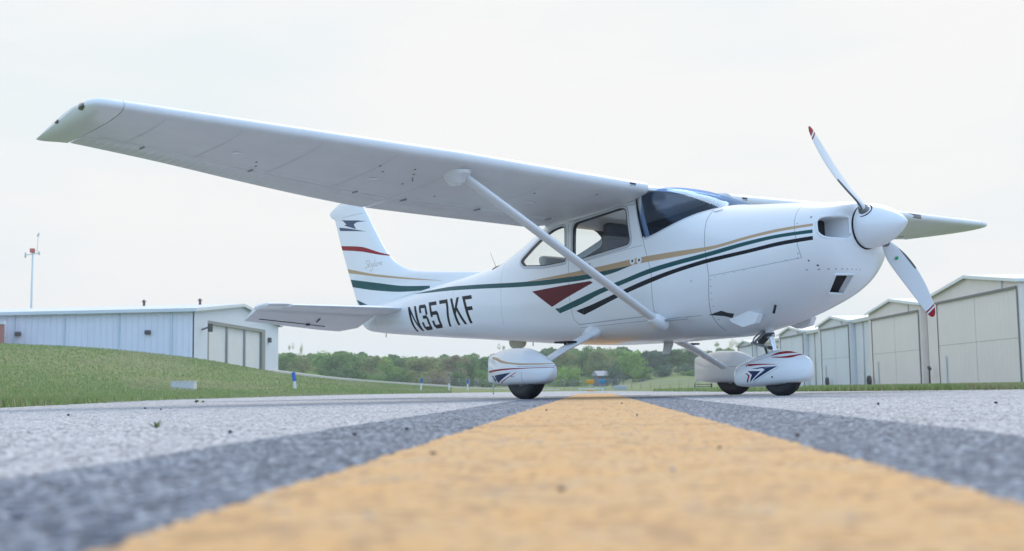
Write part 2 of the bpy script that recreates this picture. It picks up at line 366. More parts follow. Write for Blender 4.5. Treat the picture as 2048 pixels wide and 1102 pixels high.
P += [([(-2.417, 1.058), (-1.498, 1.087), (-1.457, 1.068), (-2.081, .881)], 'maroon', (0, 2), SIDE)]
# --- registration, back-slanted block strokes
FONT = {  # strokes: lists of quads in a unit cell
'N': [[(0,0),(.26,0),(.26,1),(0,1)],[(.74,0),(1,0),(1,1),(.74,1)],[(.26,1),(.26,.72),(.74,0),(.74,.28)],[(.0,1),(.26,1),(.26,.72)]],
'3': [[(.1,.86),(1-.12,.86),(.88,1),(.1,1)],[(0,.68),(.26,.68),(.26,1),(.1,1),(0,.9)],[(.74,.56),(1,.6),(1,.9),(.88,1),(.74,1)],[(.32,.44),(.8,.44),(.92,.5),(.8,.57),(.32,.57)],[(.74,0),(.88,0),(1,.1),(1,.42),(.92,.5),(.74,.5)],[(.12,0),(.88,0),(.88,.14),(.12,.14)],[(0,.1),(.12,0),(.26,0),(.26,.32),(0,.32)]],
'5': [[(0,.86),(1,.86),(1,1),(0,1)],[(0,.44),(.26,.44),(.26,.9),(0,.9)],[(.2,.5),(.86,.5),(.86,.64),(.2,.64)],[(.74,0),(.88,0),(1,.1),(1,.54),(.86,.64),(.74,.64)],[(.12,0),(.88,0),(.88,.14),(.12,.14)],[(0,.1),(.12,0),(.26,0),(.26,.3),(0,.3)]],
'7': [[(0,.86),(1,.86),(1,1),(0,1)],[(.74,.72),(1,.72),(1,.86),(.74,.86)],[(.42,0),(.68,0),(1,.72),(.74,.72)]],
'K': [[(0,0),(.26,0),(.26,1),(0,1)],[(.26,.40),(.26,.62),(.72,1),(1,1)],[(.36,.60),(.52,.70),(1,0),(.72,0)]],
'F': [[(0,0),(.27,0),(.27,1),(0,1)],[(.27,.86),(1,.86),(1,1),(.27,1)],[(.27,.46),(.8,.46),(.8,.6),(.27,.6)]]}
QUAD = {'N': [(-5.085,1.080),(-4.875,1.080),(-4.775,.784),(-4.975,.784)], '3': [(-4.815,1.083),(-4.63,1.084),(-4.53,.787),(-4.725,.785)], '5': [(-4.568,1.100),(-4.385,1.102),(-4.275,.795),(-4.475,.791)],
        '7': [(-4.32,1.104),(-4.125,1.106),(-4.03,.80),(-4.215,.797)], 'K': [(-4.066,1.107),(-3.865,1.110),(-3.73,.806),(-3.935,.803)], 'F': [(-3.80,1.112),(-3.60,1.113),(-3.465,.812),(-3.665,.808)]}
for ch in 'N357KF':
    TL, TR, BR, BL = [Vector(q) for q in QUAD[ch]]
    for q in FONT[ch]:
        mp = [tuple((TL * (1 - a) + TR * a) * b + (BL * (1 - a) + BR * a) * (1 - b)) for a, b in q]
        P.append((mp, 'black', (0, 2), lambda c, n: n.y < -.1))
        mid = (-4.27) * 2
        # port side: same characters, reading nose-ward
        P.append(([(mid - a, b) for a, b in mp], 'black', (0, 2), lambda c, n: n.y > .1))
# --- panel seams, rivets, door outline
P += line([(-.115, 1.60), (-.12, 1.50), (-.045, 1.02), (-.06, .90), (-.10, .70), (-.10, .56)], .007, 'seam', SIDE)
P += line([(.775, 1.56), (.80, 1.40), (.853, 1.086)], .005, 'seam', SIDE) + line([(-.045, 1.013), (.385, 1.043), (.853, 1.086)], .004, 'seam', SIDE)
P += line([(-.838, 1.70), (-.80, 1.42), (-.70, 1.10), (-.70, .72)], .006, 'seam', SIDE) + line([(-1.80, 1.66), (-1.80, .95), (-1.76, .74), (-1.70, .69), (-.70, .72)], .006, 'seam', SIDE)
P += line([(-1.80, 1.68), (-1.45, 1.705), (-.86, 1.745)], .006, 'seam', SIDE) + line([(-3.0, .76), (-3.0, 1.40)], .004, 'seam', SIDE)
P += line([(-1.55, 1.278), (-1.2, 1.316), (-.80, 1.352)], .004, 'seam', SIDE)
P += line([(-1.7, .66), (-.2, .69)], .004, 'seam', SIDE) + line([(-5.95, 1.06), (-5.98, .84)], .006, 'seam', SIDE) + line([(-4.0, .70), (-4.0, 1.30)], .0035, 'seam', SIDE)
def dot(x, z, r, tg, pred=SIDE, axy=(0, 2)): return ([(x + r * math.cos(k * math.pi / 4), z + r * math.sin(k * math.pi / 4)) for k in range(8)], tg, axy, pred)
for k in range(9): P.append(dot(.02 + k * .1, 1.0 + k * .011, .0045, 'seam'))
for z in (1.53, 1.36, 1.22, 1.12): P.append(dot(.83 - (1.5 - z) * -.0, z, .006, 'seam'))
for k in range(7): P.append(dot(-.03 - k * .006, .98 - k * .055, .0055, 'seam'))
P += [dot(.94, 1.40, .010, 'seam'), dot(-.24, .985, .013, 'trim'), dot(.90, 1.06, .007, 'gasket_shade'), dot(.95, 1.02, .008, 'gasket_shade')]
for k in range(9): P.append(([(-.05 - k * .045 + .006 * math.cos(q * math.pi / 3), .99 - abs(k - 9) * .0 + .006 * math.sin(q * math.pi / 3)) for q in range(6)], 'seam', (1, 2), lambda c, n: c.x > .85 and n.x > .15))
STUD_GAP = [([(-.13, .69), (.0, .675), (.05, .70), (.0, .72)], 'gasket_shade', (0, 2), SIDE), ([(.0, .675), (.06, .655), (.10, .69), (.05, .70)], 'gasket_shade', (0, 2), SIDE)]  # dark patches painting in the shaded gap behind the cowl flap
for x_ in (-.93, -.845): STUD_GAP += [dot(x_, 1.222, .013, 'gasket_shade'), dot(x_, 1.222, .034, 'base')]
# --- engine openings on the front of the cowl (y, z)
FRONT = lambda c, n: c.x > .93 and n.x > .05
INL = round_poly([(-.445, 1.225), (-.195, 1.215), (-.20, 1.40), (-.43, 1.40)], [.09, .05, .03, .06])
INR = [(-a, b) for a, b in INL]; LOW = round_poly([(-.185, .815), (-.05, .808), (-.105, .952), (-.26, .952)], .012)
P = [(INL, 'hole', (1, 2), FRONT), (INR, 'hole', (1, 2), FRONT), (LOW, 'hole', (1, 2), lambda c, n: c.x > .75 and n.x > .05)] + STUD_GAP + P
def presplit(tris, a, b, axy):
    L_, Rr = [], []
    for t in tris:
        i_, o_ = sh_split(t, a, b, *axy)
        if len(i_) >= 3: L_ += [[i_[0], i_[k], i_[k + 1]] for k in range(1, len(i_) - 1)]
        if len(o_) >= 3: Rr += [[o_[0], o_[k], o_[k + 1]] for k in range(1, len(o_) - 1)]
    return L_, Rr
aft, fwd = presplit(ftris, (-.085, -5), (-.085, 5), (0, 2))
dA = cut_skin(aft, P); dF = cut_skin(fwd, P)
fus = skin_mesh('fuselage', groups(dA), PRIM, PL)
cowl = skin_mesh('engine_cowling', groups(dF), PRIM, PL)
ws = skin_mesh('windshield', [dA.get('wsglass', []) + dF.get('wsglass', [])], [WGLASS], PL, .004)
for nm, tg in (('door_window', 'doorglass'), ('rear_window', 'rearglass')):
    for s in (-1, 1): skin_mesh(nm, [[p for p in dA[tg] if p[0][0].y * s > 0]], [GLASS], PL, .004)
skin_mesh('back_window', [dA['backglass']], [GLASS], PL, .004)
# lining (same windows left open)
LT = grid_tris([fus_ring(u, 56, .035) for u in US if -3.75 < fsec(u)[0] < -.02])
WP = [(BACKW, 'x', (0, 1), TOPW), (DOORW, 'x', (0, 2), SIDE), (REARW, 'x', (0, 2), SIDE)] + [q for q in P if q[1] == 'wsglass']
dL = cut_skin(LT, WP); lin = skin_mesh('cabin_lining', [dL['base']], [LINING], fus)
b = MB(); b.box((-3.65, -.28, .78), (-3.6, .28, 1.18), 0); b.box((-2.45, -.33, .60), (-.1, .33, .66)); b.build('cabin_floor', LINING, fus)
b = MB(); b.box((-.44, -.5, 1.0), (-.28, .5, 1.40), ch=.03); b.box((-.50, -.49, 1.38), (-.12, .49, 1.435), ch=.025)
b.build('instrument_panel', BLACK, fus)
def seat(x, y, leather=False):
    b = MB(); b.box((x - .25, y - .22, .92), (x + .25, y + .22, 1.05), ch=.04); b.box((x - .14, y - .2, .66), (x + .14, y + .2, .93), ch=.02)
    vs = MB(); vs.box((-.06, -.22, 0), (.06, .22, .48), ch=.05)
    for i, v in enumerate(vs.v): vs.v[i] = (x - .27 - v[2] * .22 + v[0], y + v[1], 1.0 + v[2] * (.86 if leather else 1))
    b.add(vs.v, vs.f, 0, True)
    o = b.build('seat', SEATL if leather else SEATM, fus)
    if leather: return o
    h = MB(); h.box((x - .47, y - .16, 1.475), (x - .36, y + .16, 1.645), ch=.05); h.build('headrest', SEATM, o)
    return o
seat(-1.02, -.27); seat(-1.02, .27); seat(-1.95, -.27, True); seat(-1.95, .27, True)
for s in (-1, 1): b = MB(); b.tube([(-.90, s * .50, 1.82), (-.84, s * .525, 1.62), (-.76, s * .535, 1.40)], .022, 10); b.build('cabin_post', mat('cream_trim', (.42, .41, .36), .6), fus)
b = MB(); b.tube([(-.5, -.27, 1.24), (-.62, -.27, 1.26)], .012); b.tube([(-.62, -.37, 1.30), (-.62, -.36, 1.22), (-.62, -.27, 1.205), (-.62, -.18, 1.22), (-.62, -.17, 1.30)], .014); b.build('control_yoke', BLACK, fus)
# intake ducts
def duct(poly, x0, x1, shr, name, wm, bm_, parent, sx_=None):
    cy = sum(p[0] for p in poly) / len(poly); cz = sum(p[1] for p in poly) / len(poly); r = []
    for t in (0, .5, 1):
        k = 1 - (1 - shr) * t; r.append([((x0(p) - .055 * t) if x1 is None else x0(p) * (1 - t) + x1 * t, cy + (p[0] - cy) * k, cz + (p[1] - cz) * k) for p in poly])
    b = MB(); b.rings(r, cap=(False, False), mi=0); b.add(r[-1], [list(range(len(poly)))], 1); return b.build(name, [wm, bm_], parent, fix=False)
# where the skin lies at (y, z): search along x
_zc = [(fsec(i / 20)[0], fsec(i / 20)[2], fsec(i / 20)[3]) for i in range(0, 140)]
def skin_x(y, z):
    x = 1.135
    while x > .6:
        q = min(_zc, key=lambda k: abs(k[0] - x))
        if q[1] < z < q[2] and fhalf(x, z) > abs(y): break
        x -= .004
    return x
for pl in (INL, INR): duct(pl, lambda p: skin_x(*p) - .001, .90, .9, 'air_inlet', WHITE_M, BLACK, cowl)
duct(LOW, lambda p: skin_x(*p) - .001, None, .97, 'lower_intake', WHITE_M, BLACK, cowl)
b = MB(); rr = []
for k in range(len(LOW) + 1):
    p = LOW[k % len(LOW)]; rr.append(Vector((skin_x(*p) + .004, p[0], p[1])))
b.tube(rr, .011, 8, cap=False); b.build('intake_rim', WHITE, cowl)
for pl in (INL, INR):
    b = MB(); b.tube([Vector((skin_x(*pl[k % len(pl)]) - .004, *pl[k % len(pl)])) for k in range(len(pl) + 1)], .010, 8, cap=False); b.build('inlet_lip', WHITE, cowl)
# cowl flaps, drain, exhaust
for s in (-1, 1):
    y0, y1 = .325 * s, .385 * s
    b = MB(); b.prism(round_poly([(-.01, .675), (.16, .735), (.34, .675), (.30, .60), (.17, .575), (.05, .62)], .012, 2), min(y0, y1), max(y0, y1)); b.build('cowl_flap', WHITE_M, cowl)
    b = MB(); b.prism([(-.12, .69), (.02, .725), (.10, .725), (.02, .655), (-.02, .655)], min(.30 * s, .365 * s), max(.30 * s, .365 * s)); b.build('flap_gap_shade', BLACK, cowl)  # solid black slab standing in for the shade inside the flap gap
b = MB(); b.tube([(.50, -.36, .74), (.485, -.37, .67)], .011, 8); b.build('drain_tube', BLACK, cowl)
b = MB(); b.tube([(.02, .12, .60), (-.02, .13, .50), (-.08, .13, .46)], .03, 12); b.build('exhaust_pipe', DARKM, cowl)
# ---------------- wing
def naca(c, t=.12, m_=.02, p_=.4):
    yt = 5 * t * (.2969 * math.sqrt(max(c, 0)) - .126 * c - .3516 * c * c + .2843 * c ** 3 - .1036 * c ** 4)
    yc = m_ / p_ ** 2 * (2 * p_ * c - c * c) if c < p_ else m_ / (1 - p_) ** 2 * ((1 - 2 * p_) + 2 * p_ * c - c * c)
    return yc + yt, yc - yt
def wing_sec(ay):
    if ay <= 2.54: xl, xt = -.72, -2.35
    else: t = (ay - 2.54) / (5.2 - 2.54); xl, xt = -.72 - .15 * t, -2.35 + .36 * t
    zl = pchip([0, .6, 2.9, 4.2, 5.45], [1.848, 1.862, 1.927, 1.962, 1.997], ay); zt_ = pchip([0, .6, 2.54, 3.2, 3.75, 4.6, 5.2, 5.6], [1.675, 1.69, 1.731, 1.768, 1.812, 1.888, 1.93, 1.955], ay)
    return xl, xt, zl, zt_
def wpt(ay, s, c, up, k=1.0, sec_=None):
    xl, xt, zl, zt_ = sec_ or wing_sec(ay); ch = xl - xt; u, l = naca(c); v = (u if up else l) * (1 + .45 * math.exp(-c / .03))
    return (xl - c * ch, s * ay, zl + (zt_ - zl) * c + v * ch * k)
def crange(a, b_, n): return [a + (b_ - a) * (i / n) for i in range(n + 1)]
LEc = [0, .002, .006, .013, .024, .04, .065, .1, .16, .24, .34, .45, .56, .66, .715]
def main_ring(ay, s, dz=0):
    up = [wpt(ay, s, c, True) for c in reversed(LEc)]; lo = [wpt(ay, s, c, False) for c in LEc[1:]]
    return up + lo
def ctl_ring(ay, s, ridge):
    cs = [.722, .73, .76, .82, .88, .94, .985, .999]
    up = [wpt(ay, s, c, True) for c in reversed(cs)]; lo = []
    for c in cs:
        x, y, z = wpt(ay, s, c, False); q = math.sin(max(0, min(1, (c - .75) / .22)) * math.pi) if 0 < c < 1 else 0
        lo.append((x, y, z - ridge * min(1, q * 2.5)))
    return up + lo
for s in (-1, 1):
    b = MB(); b.rings([main_ring(ay, s) for ay in [.555, 1.0, 1.6, 2.2, 2.54, 3.0, 3.4, 3.8, 4.2, 4.6, 5.0, 5.245]])
    wg = b.build('wing', WHITE_M, PL)
    if s == -1: tag(wg, 'long white starboard wing nearest the camera')
    def ctl(a, b__, nm):
        n = int((b__ - a) / .0225); b = MB(); R0 = []
        for i in range(n + 1):
            ph = i % 3; R0.append(ctl_ring(a + (b__ - a) * i / n, s, .016 if ph == 1 else 0))
        b.rings(R0); return b.build(nm, WHITE_M, wg)
    ctl(.60, 2.50, 'flap'); ctl(2.53, 5.235, 'aileron')
    tip = []
    for ay, dl, dt, k in ((5.25, 0, 0, 1), (5.32, .002, -.01, .98), (5.37, .012, -.03, .92), (5.405, .04, -.05, .80), (5.43, .10, -.06, .62), (5.447, .20, -.065, .42), (5.455, .36, -.07, .22)):
        xl, xt, zl, zt_ = wing_sec(min(ay, 5.2)); sec_ = (xl - dl, xt + dt, zl + .03 * (1 - k) * 1.3, zt_ + .02 * (1 - k))
        cc_ = LEc + [.80, .88, .95, .998]
        up = [wpt(ay, s, c, True, k, sec_) for c in reversed(cc_)]; lo = [wpt(ay, s, c, False, k * .9, sec_) for c in cc_[1:]]; tip.append(up + lo)
    b = MB(); b.rings(tip); tp = b.build('wing_tip', WHITE, wg)
    b = MB(); b.lathe([(-.06, 0), (-.05, .018), (0, .028), (.05, .018), (.06, 0)], (-1.12, s * 5.435, 2.005), 'x', 12); b.build('navigation_light', LENS, tp); b = MB(); b.lathe([(-.03, 0), (-.02, .012), (.02, .012), (.03, 0)], (-1.58, s * 5.455, 1.985), 'x', 10); b.build('strobe_light', LENS, tp)
    b = MB()   # leading edge vent, tie-down ring, inspection covers, hinge brackets
    x, y, z = wpt(.745, s, .004, True); b.box((x - .012, s * .745 - .038, z - .034), (x + .006, s * .745 + .038, z - .002), ch=.004); b.build('air_vent', DARKM, wg)
    for ay in (1.35, 3.0, 4.2):
        for c in (.42,):
            x, y, z = wpt(ay, s, c, False); b = MB(); b.lathe([(0, .045), (-.0015, .044), (-.0015, 0)], (x, y, z + .001), 'z', 20); b.build('inspection_cover', WHITE, wg)
    for ay in (.75, 1.6, 2.4):
        x, y, z = wpt(ay, s, .70, False); b = MB(); b.box((x - .07, y - .006, z - .013), (x + .03, y + .006, z + .01), ch=.004); b.build('hinge_bracket', GREYM, wg)
    for ay in (2.9, 3.9, 4.8):
        x, y, z = wpt(ay, s, .715, False); b = MB(); b.box((x - .04, y - .007, z - .010), (x + .04, y + .007, z + .01), ch=.003); b.build('hinge_bracket', GREYM, wg)
    b = MB(); x, y, z = wpt(2.75, s, .30, False); b.tube([(x, y, z + .01), (x, y, z - .03)], .006, 8); b.build('tie_down_ring', GREYM, wg)
    b = MB()    # skin laps on the underside
    for ay in (1.0, 1.62, 2.54, 3.15, 3.78, 4.4, 4.95):
        A = [wpt(ay, s, c, False) for c in (.03, .08, .16, .28, .42, .56, .70)]
        for p, q in zip(A, A[1:]): b.add([(p[0], p[1] - .003, p[2] - .0012), (p[0], p[1] + .003, p[2] - .0012), (q[0], q[1] + .003, q[2] - .0012), (q[0], q[1] - .003, q[2] - .0012)], [(0, 1, 2, 3)])
    for c in (.655,):
        ays = [.6, 1.2, 1.8, 2.54, 3.1, 3.7, 4.3, 4.9, 5.15]; A = [wpt(ay, s, c, False) for ay in ays]
        for p, q in zip(A, A[1:]): b.add([(p[0] - .0025, p[1], p[2] - .0012), (p[0] + .0025, p[1], p[2] - .0012), (q[0] + .0025, q[1], q[2] - .0012), (q[0] - .0025, q[1], q[2] - .0012)], [(0, 1, 2, 3)])
    b.build('skin_seam', mat('seam_soft', (.60, .62, .65), .6), wg, fix=False)
    for ay, c in ((3.98, .52), (3.93, .60), (3.15, .20), (3.05, .28), (2.80, .24), (2.86, .17), (2.72, .42), (2.25, .55), (1.55, .24), (1.0, .12)):
        x, y, z = wpt(ay, s, c, False); b = MB(); b.box((x - .016, y - .005, z - .003), (x + .009, y + .006, z + .004), ch=.0015); b.build('drain_fitting', DARKM, wg)
    # strut
    top = Vector((-.95, s * 2.47, 1.835)); bot = Vector((-.62, s * .575, .655)); d = bot - top
    b = MB(); b.tube([top, top + d * .03, top + d * .5, top + d * .97, bot], [.05, .06, .062, .062, .06], 20, flat=.5, up=(0, 0, 1)); st = b.build('wing_strut', WHITE, PL)
    b = MB(); z0 = wpt(2.46, s, .14, False)[2]
    b.rings([[(-.97 + a * 1.9 * math.cos(t), s * 2.49 + a * 1.25 * math.sin(t), z) for t in [2 * math.pi * j / 24 for j in range(24)]] for a, z in ((.085, z0 + .02), (.08, z0 - .008), (.06, z0 - .03), (.045, z0 - .07), (.03, z0 - .085))]); b.build('strut_fairing', WHITE, st)
    b = MB(); b.tube([bot - d * .035, bot - d * .02, bot + d * .012, bot + d * .035], [.062, .078, .088, .06], 20, flat=.75); b.build('strut_cuff', WHITE, st)
# cabin roof between the wings
b = MB(); Rn = []
for i in range(9):
    y = -.57 + 1.14 * i / 8; sec_ = (-.80, -2.32, 1.855, 1.70); cs = LEc + [.8, .9, .98]
    Rn.append([(p[0], y, p[2] + .012 * math.cos(y / .57 * 1.5)) for p in [wpt(0, 1, c, True, 1, sec_) for c in reversed(cs)] + [wpt(0, 1, c, False, .2, sec_) for c in cs[1:]]])
b.rings(Rn); b.build('cabin_roof', WHITE, PL)
# landing light in the port leading edge
wl = MB(); x, y, z = wpt(3.69, 1, .006, True); wl.box((x - .03, 3.56, z - .045), (x + .009, 3.82, z + .002), ch=.006); wl.build('landing_light', LENS, PL)
# ---------------- tail
FL = lambda z: pchip([1.05, 1.3, 1.38, 1.42, 1.48, 1.55, 1.65, 1.74, 2.22, 2.45, 2.56, 2.60], [-3.3, -3.45, -3.65, -3.95, -4.6, -5.27, -5.62, -5.79, -6.26, -6.45, -6.58, -6.70], z)
FT = lambda z: pchip([1.05, 1.23, 1.69, 2.05, 2.36, 2.40, 2.44, 2.49, 2.58, 2.60], [-6.56, -6.64, -6.88, -7.06, -7.20, -7.22, -7.31, -7.36, -7.16, -7.10], z)
zs = [1.05 + .03 * i for i in range(52)] + [2.605]; G = []
for z in zs:
    a, t_ = FL(z), FT(z); ch = a - t_; th = pchip([1.05, 1.5, 2.5, 2.58, 2.61], [.13, .10, .06, .05, .012], z); th = min(th, .14 * ch); rg = []
    cs = [0, .004, .015, .035, .07, .12, .2, .3, .42, .55, .68, .8, .9, .97, 1.0]
    for c in reversed(cs): rg.append((a - c * ch, -(naca(c, 1, 0, .4)[0] * th + (.002 if c == 1 else 0)), z))
    for c in cs[1:]: rg.append((a - c * ch, naca(c, 1, 0, .4)[0] * th + (.002 if c == 1 else 0), z))
    G.append(rg)
T = grid_tris(G); HGL = [(-6.16, 1.05), (-6.74, 2.39)]
rud, fin = presplit(T, HGL[0], HGL[1], (0, 2))
if sum(t[0][0].x for t in rud) / len(rud) > sum(t[0][0].x for t in fin) / len(fin): rud, fin = fin, rud
FP = []
FP += [([(-7.135,2.395),(-6.72,2.335),(-6.30,2.28),(-6.70,2.30)], 'slate', (0,2), ANY), ([(-7.00,2.37),(-6.52,2.31),(-6.68,2.275),(-6.88,2.30)], 'slate', (0,2), ANY), ([(-6.88,2.30),(-6.68,2.285),(-6.61,2.205),(-6.95,2.295)], 'slate', (0,2), ANY)]
FP += [([(-7.10,2.285),(-6.82,2.24),(-6.34,2.145),(-7.07,2.235)], 'slate', (0,2), ANY)]
def shift(l, dx=0): return [(a + dx, b_) for a, b_ in l]
FP += stripe([(-7.06,2.032),(-6.453,1.954),(-6.045,1.845),(-5.72,1.765)], [(-7.06,1.975),(-6.453,1.892),(-6.012,1.808),(-5.72,1.764)], 'red', ANY, 20)
FP += stripe([(-6.90,1.71),(-6.114,1.570),(-5.466,1.478),(-4.6,1.364)], [(-6.90,1.655),(-6.114,1.541),(-5.466,1.457),(-4.6,1.363)], 'tan', ANY, 24)
FP += stripe([(-6.82,1.562),(-6.114,1.461),(-5.467,1.372),(-4.9,1.33)], [(-6.82,1.465),(-6.115,1.362),(-5.468,1.300),(-4.9,1.28)], 'green', ANY, 24)
FP += [([(-6.66,1.285),(-6.38,1.20),(-6.58,1.205)], 'green', (0,2), ANY)]
# faint script flourish on the fin: loose pen strokes
def pen(pts, wd, tg): return line(pts, wd, tg, NEAR)
SCR = [[(.9,1.25),(.55,1.4),(.3,1.15),(.45,.85),(.8,.6),(.8,.2),(.4,-.05),(.0,.1)], [(1.25,1.5),(1.1,.0)], [(1.65,.75),(1.2,.4),(1.7,.0)], [(1.95,.7),(1.95,.25),(2.3,.2),(2.45,.7)], [(2.45,.7),(2.25,-.5),(1.8,-.75),(1.6,-.5)], [(2.85,1.5),(2.65,.1),(2.95,.05)], [(3.5,.6),(3.2,.6),(3.05,.25),(3.3,.05),(3.5,.3),(3.55,.0)], [(3.8,.65),(3.75,.0)], [(3.8,.4),(4.1,.65),(4.25,.5),(4.2,.0)], [(4.45,.35),(4.8,.5),(4.7,.7),(4.45,.4),(4.6,.05),(4.95,.15)]]
for st_k in SCR: FP += pen([(-6.40 + a * .088 + q * .012, 1.672 + q * .068) for a, q in st_k], .009, 'gold')
FP += line([(-7.0, 2.40), (-6.45, 2.40)], .005, 'seam', ANY)
dR = cut_skin(rud, FP); dV = cut_skin(fin, FP)
fo = skin_mesh('tail_fin', groups(dV), PRIM, PL); ro = skin_mesh('rudder', groups(dR), PRIM, PL)
b = MB(); b.tube([(-6.72, 0, 2.585), (-6.72, 0, 2.63)], [.035, .028], 14); b.build('beacon', mat('beacon_red', (.35, .02, .02), .2, coat=1), fo)
def stab_sec(ay):
    t = (ay - .05) / 1.7; xl = pchip([0, .25, 1.5, 1.66, 1.75, 1.79], [-5.20, -5.25, -5.46, -5.50, -5.58, -5.75], ay); zl = 1.078 + .012 * t
    return xl, zl
for s in (-1, 1):
    b = MB(); rn = []
    for ay in (.03, .3, .7, 1.1, 1.45, 1.56):
        xl, zl = stab_sec(ay); xh = -5.93 + .0 * ay; ch = (xl - xh) / .62; r = []
        cs = [0, .004, .015, .04, .08, .15, .25, .36, .48, .615]; k = .85 - .2 * ay / 1.8
        for c in reversed(cs): r.append((xl - c * ch, s * ay, zl + naca(c, .10, 0)[0] * ch * k - .02 * c))
        for c in cs[1:]: r.append((xl - c * ch, s * ay, zl - naca(c, .10, 0)[0] * ch * k - .02 * c))
        rn.append(r)
    b.rings(rn); so_ = b.build('stabilizer', WHITE_M, PL)
    b = MB(); rn = []
    for ay, xt, zt_ in ((.17, -6.36, .90), (.30, -6.60, .865), (.60, -6.55, .875), (1.1, -6.42, .905), (1.6, -6.31, .935), (1.785, -6.26, .948)):
        xl, zl = stab_sec(ay); x0 = -5.935; z0 = zl - .013; ch = x0 - xt; th = .033 - .008 * ay / 1.8; r = []
        cs = [0, .02, .08, .2, .4, .6, .8, .95, 1]
        f_ = lambda c: th * (math.sqrt(min(1, c / .08)) * (1 - .93 * max(0, c - .08) / .92))
        for c in reversed(cs): r.append((x0 - c * ch, s * ay, z0 + (zt_ - z0) * c + f_(c) + .001))
        for c in cs[1:]: r.append((x0 - c * ch, s * ay, z0 + (zt_ - z0) * c - f_(c) - .001))
        rn.append(r)
    b.rings(rn)
    el = b.build('elevator', WHITE_M, PL)
    b = MB(); rn = []   # balance horn at the tip
    for ay in (1.575, 1.70, 1.785, 1.80):
        xl, zl = stab_sec(min(ay, 1.79)); xl = {1.575: -5.52, 1.70: -5.54, 1.785: -5.62, 1.80: -5.75}[ay]; k = .006 if ay == 1.8 else .03; r = []
        for c in (1, .7, .4, .2, .07, 0): r.append((xl - c * (xl + 5.96), s * ay, zl + .02 * (1 - c) + k * math.sqrt(min(1, c * 3 + .02)) - .008))
        for c in (.07, .2, .4, .7, 1): r.append((xl - c * (xl + 5.96), s * ay, zl + .02 * (1 - c) - k * math.sqrt(min(1, c * 3 + .02)) - .008))
        rn.append(r)
    b.rings(rn); b.build('balance_horn', WHITE, el)
    if s == -1:
        def ept(ay, c):
            xt = pchip([.17, .30, .6, 1.1, 1.6, 1.785], [-6.36, -6.60, -6.55, -6.42, -6.31, -6.26], ay); zt_ = pchip([.17, .30, .6, 1.1, 1.6, 1.785], [.90, .865, .875, .905, .935, .948], ay)
            z0 = stab_sec(ay)[1] - .013; th = .033 - .008 * ay / 1.8; return Vector((-5.935 - c * (-5.935 - xt), -ay, z0 + (zt_ - z0) * c - th * (1 - .93 * max(0, c - .08) / .92) - .003))
        b = MB(); A = [ept(1.62, .70), ept(1.1, .73), ept(.62, .76)]; b.tube(A, .006, 6); b.build('trim_tab_gap', BLACK, el)
        b = MB(); b.tube([ept(.85, .32) - Vector((0, 0, .006)), ept(.84, .5) - Vector((0, 0, .012))], .009, 6); b.build('trim_rod', DARKM, el); b = MB(); b.box(tuple(ept(.9, .72) - Vector((.02, .02, .02))), tuple(ept(.9, .72) + Vector((.02, .02, .005))), ch=.004); b.build('trim_actuator', DARKM, el)
